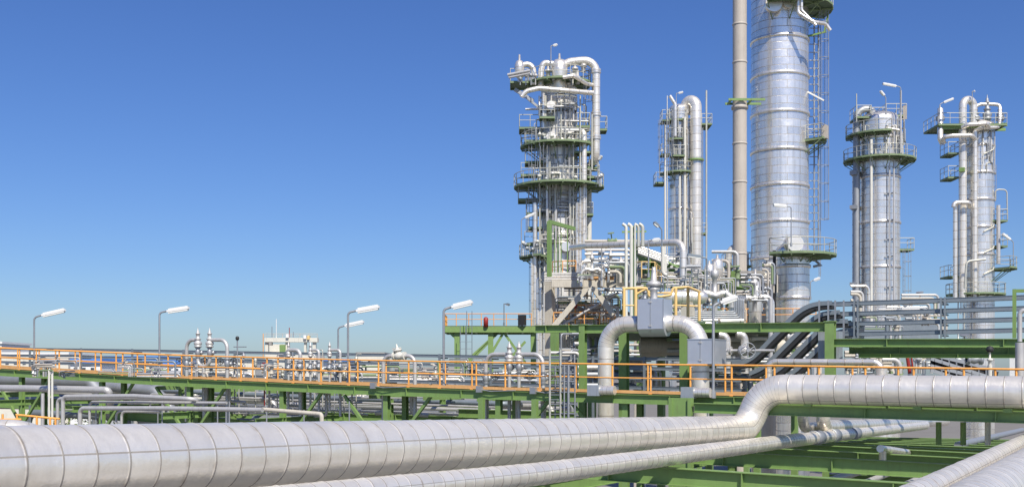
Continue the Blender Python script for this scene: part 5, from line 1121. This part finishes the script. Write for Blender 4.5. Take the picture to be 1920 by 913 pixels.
for x0, x1, y0, mt in ((504, 509, 640, 'conc'), (536, 541, 626, 'white'), (569, 574, 628, 'white'), (576, 580, 629, 'yellow'), (524, 534, 646, 'green')): m = t.part('rooftop_unit', mt); fbox(m, x0, y0+(14 if mt == 'green' else 7), x1, y0, d-1, 1.5)
g = t.part('roof_railing', 'cream'); rail(g, [P(497, 633, d), P(595, 633, d)], .9, 2, .05)
for x_, y_, mt in ((518, 598, 'white'), (493.5, 625, 'orange'), (542.5, 614, 'red'), (510, 612, 'galv'), (550, 622, 'galv')): m = t.part('antenna', mt); m.tube([P(x_, 640 if x_ > 494 else 700, d), P(x_, y_, d)], .09, 6)
t.done()
for i, (x0, x1, y0, y1, mw, mr, dd, lab) in enumerate(((-120, 3, 640, 668, 'white', 'white', 240, 'white box-like building cut by the left edge'), (-60, 128, 660, 720, 'wall', 'white', 210, 'long pale low building seen through the trays at the far left'), (132, 188, 672, 720, 'white', 'blue', 200, 'blue-roofed shed behind the leftmost lamp post'), (196, 300, 667, 716, 'wall', 'blue', 230, 'long shed with bright blue band behind the left handrail'), (306, 352, 674, 715, 'white', 'blue', 215, 'small blue-roofed shed left of the first relief valves'), (372, 480, 672, 720, 'wall', 'conc', 220, 'pale industrial shed behind the left relief valves'), (600, 655, 672, 716, 'white', 'blue', 205, 'blue and white shed behind the tall middle lamp'), (668, 720, 660, 690, 'wall', 'conc', 260, 'small beige plant building right of the tall middle lamp'), (740, 860, 688, 712, 'wall', 'conc', 300, 'low distant building right of the pipe arch'))):
    t = Thing('shed', lab, 'building'); m = t.part('wall', mw); fbox(m, x0, 860, x1, y0+4, dd, 14); m = t.part('roof', mr); fbox(m, x0-1, y0+(10 if mr == 'blue' else 4), x1+1, y0, dd-.4, 15)
    for k in range(int((x1-x0)/16)): w_ = t.part('window', 'glass'); fbox(w_, x0+6+k*16, y0+22, x0+12+k*16, y0+17, dd-.15, .2)
    t.done()
# shrubs
for i, (px, d_, lab) in enumerate(((135, 76, 'leftmost of the sunlit green bushes behind the turned-down pipes'), (165, 79, 'middle sunlit green bush behind the turned-down pipes'), (200, 77, 'rightmost sunlit green bush behind the turned-down pipes'), (110, 82, 'green bush half hidden by the white uprights'))):
    t = Thing('bush', lab, 'bush', 'bushes at the lower left'); c = P(px, 776, d_); c.z = 0; R = 1.5; Ht = P(px, 772, d_).z
    s_ = t.part('stem', 'cream'); L_ = t.part('foliage', 'leaf leaf2'); rn2 = random.Random(i)
    for k in range(5): a = rn2.uniform(0, 6.28); s_.tube([c, c+V((math.cos(a)*.5, math.sin(a)*.5, Ht*.5)), c+V((math.cos(a), math.sin(a), Ht*.9))], .06, 5)
    for k in range(1500):
        u = V((rn2.gauss(0, 1), rn2.gauss(0, 1), rn2.gauss(0, 1))).normalized(); rr_ = rn2.random()**.4
        p = c+V((u.x*R*rr_, u.y*R*rr_, Ht*.55+u.z*Ht*.45*rr_)); a = V((rn2.uniform(-1, 1), rn2.uniform(-1, 1), rn2.uniform(-1, 1))).normalized()*.14; b_ = a.cross(u).normalized()*.08
        L_.k = k % 2; n_ = len(L_.v); L_.v += [tuple(p-a), tuple(p+b_), tuple(p+a), tuple(p-b_)]; L_.face([n_, n_+1, n_+2, n_+3])
    t.done()
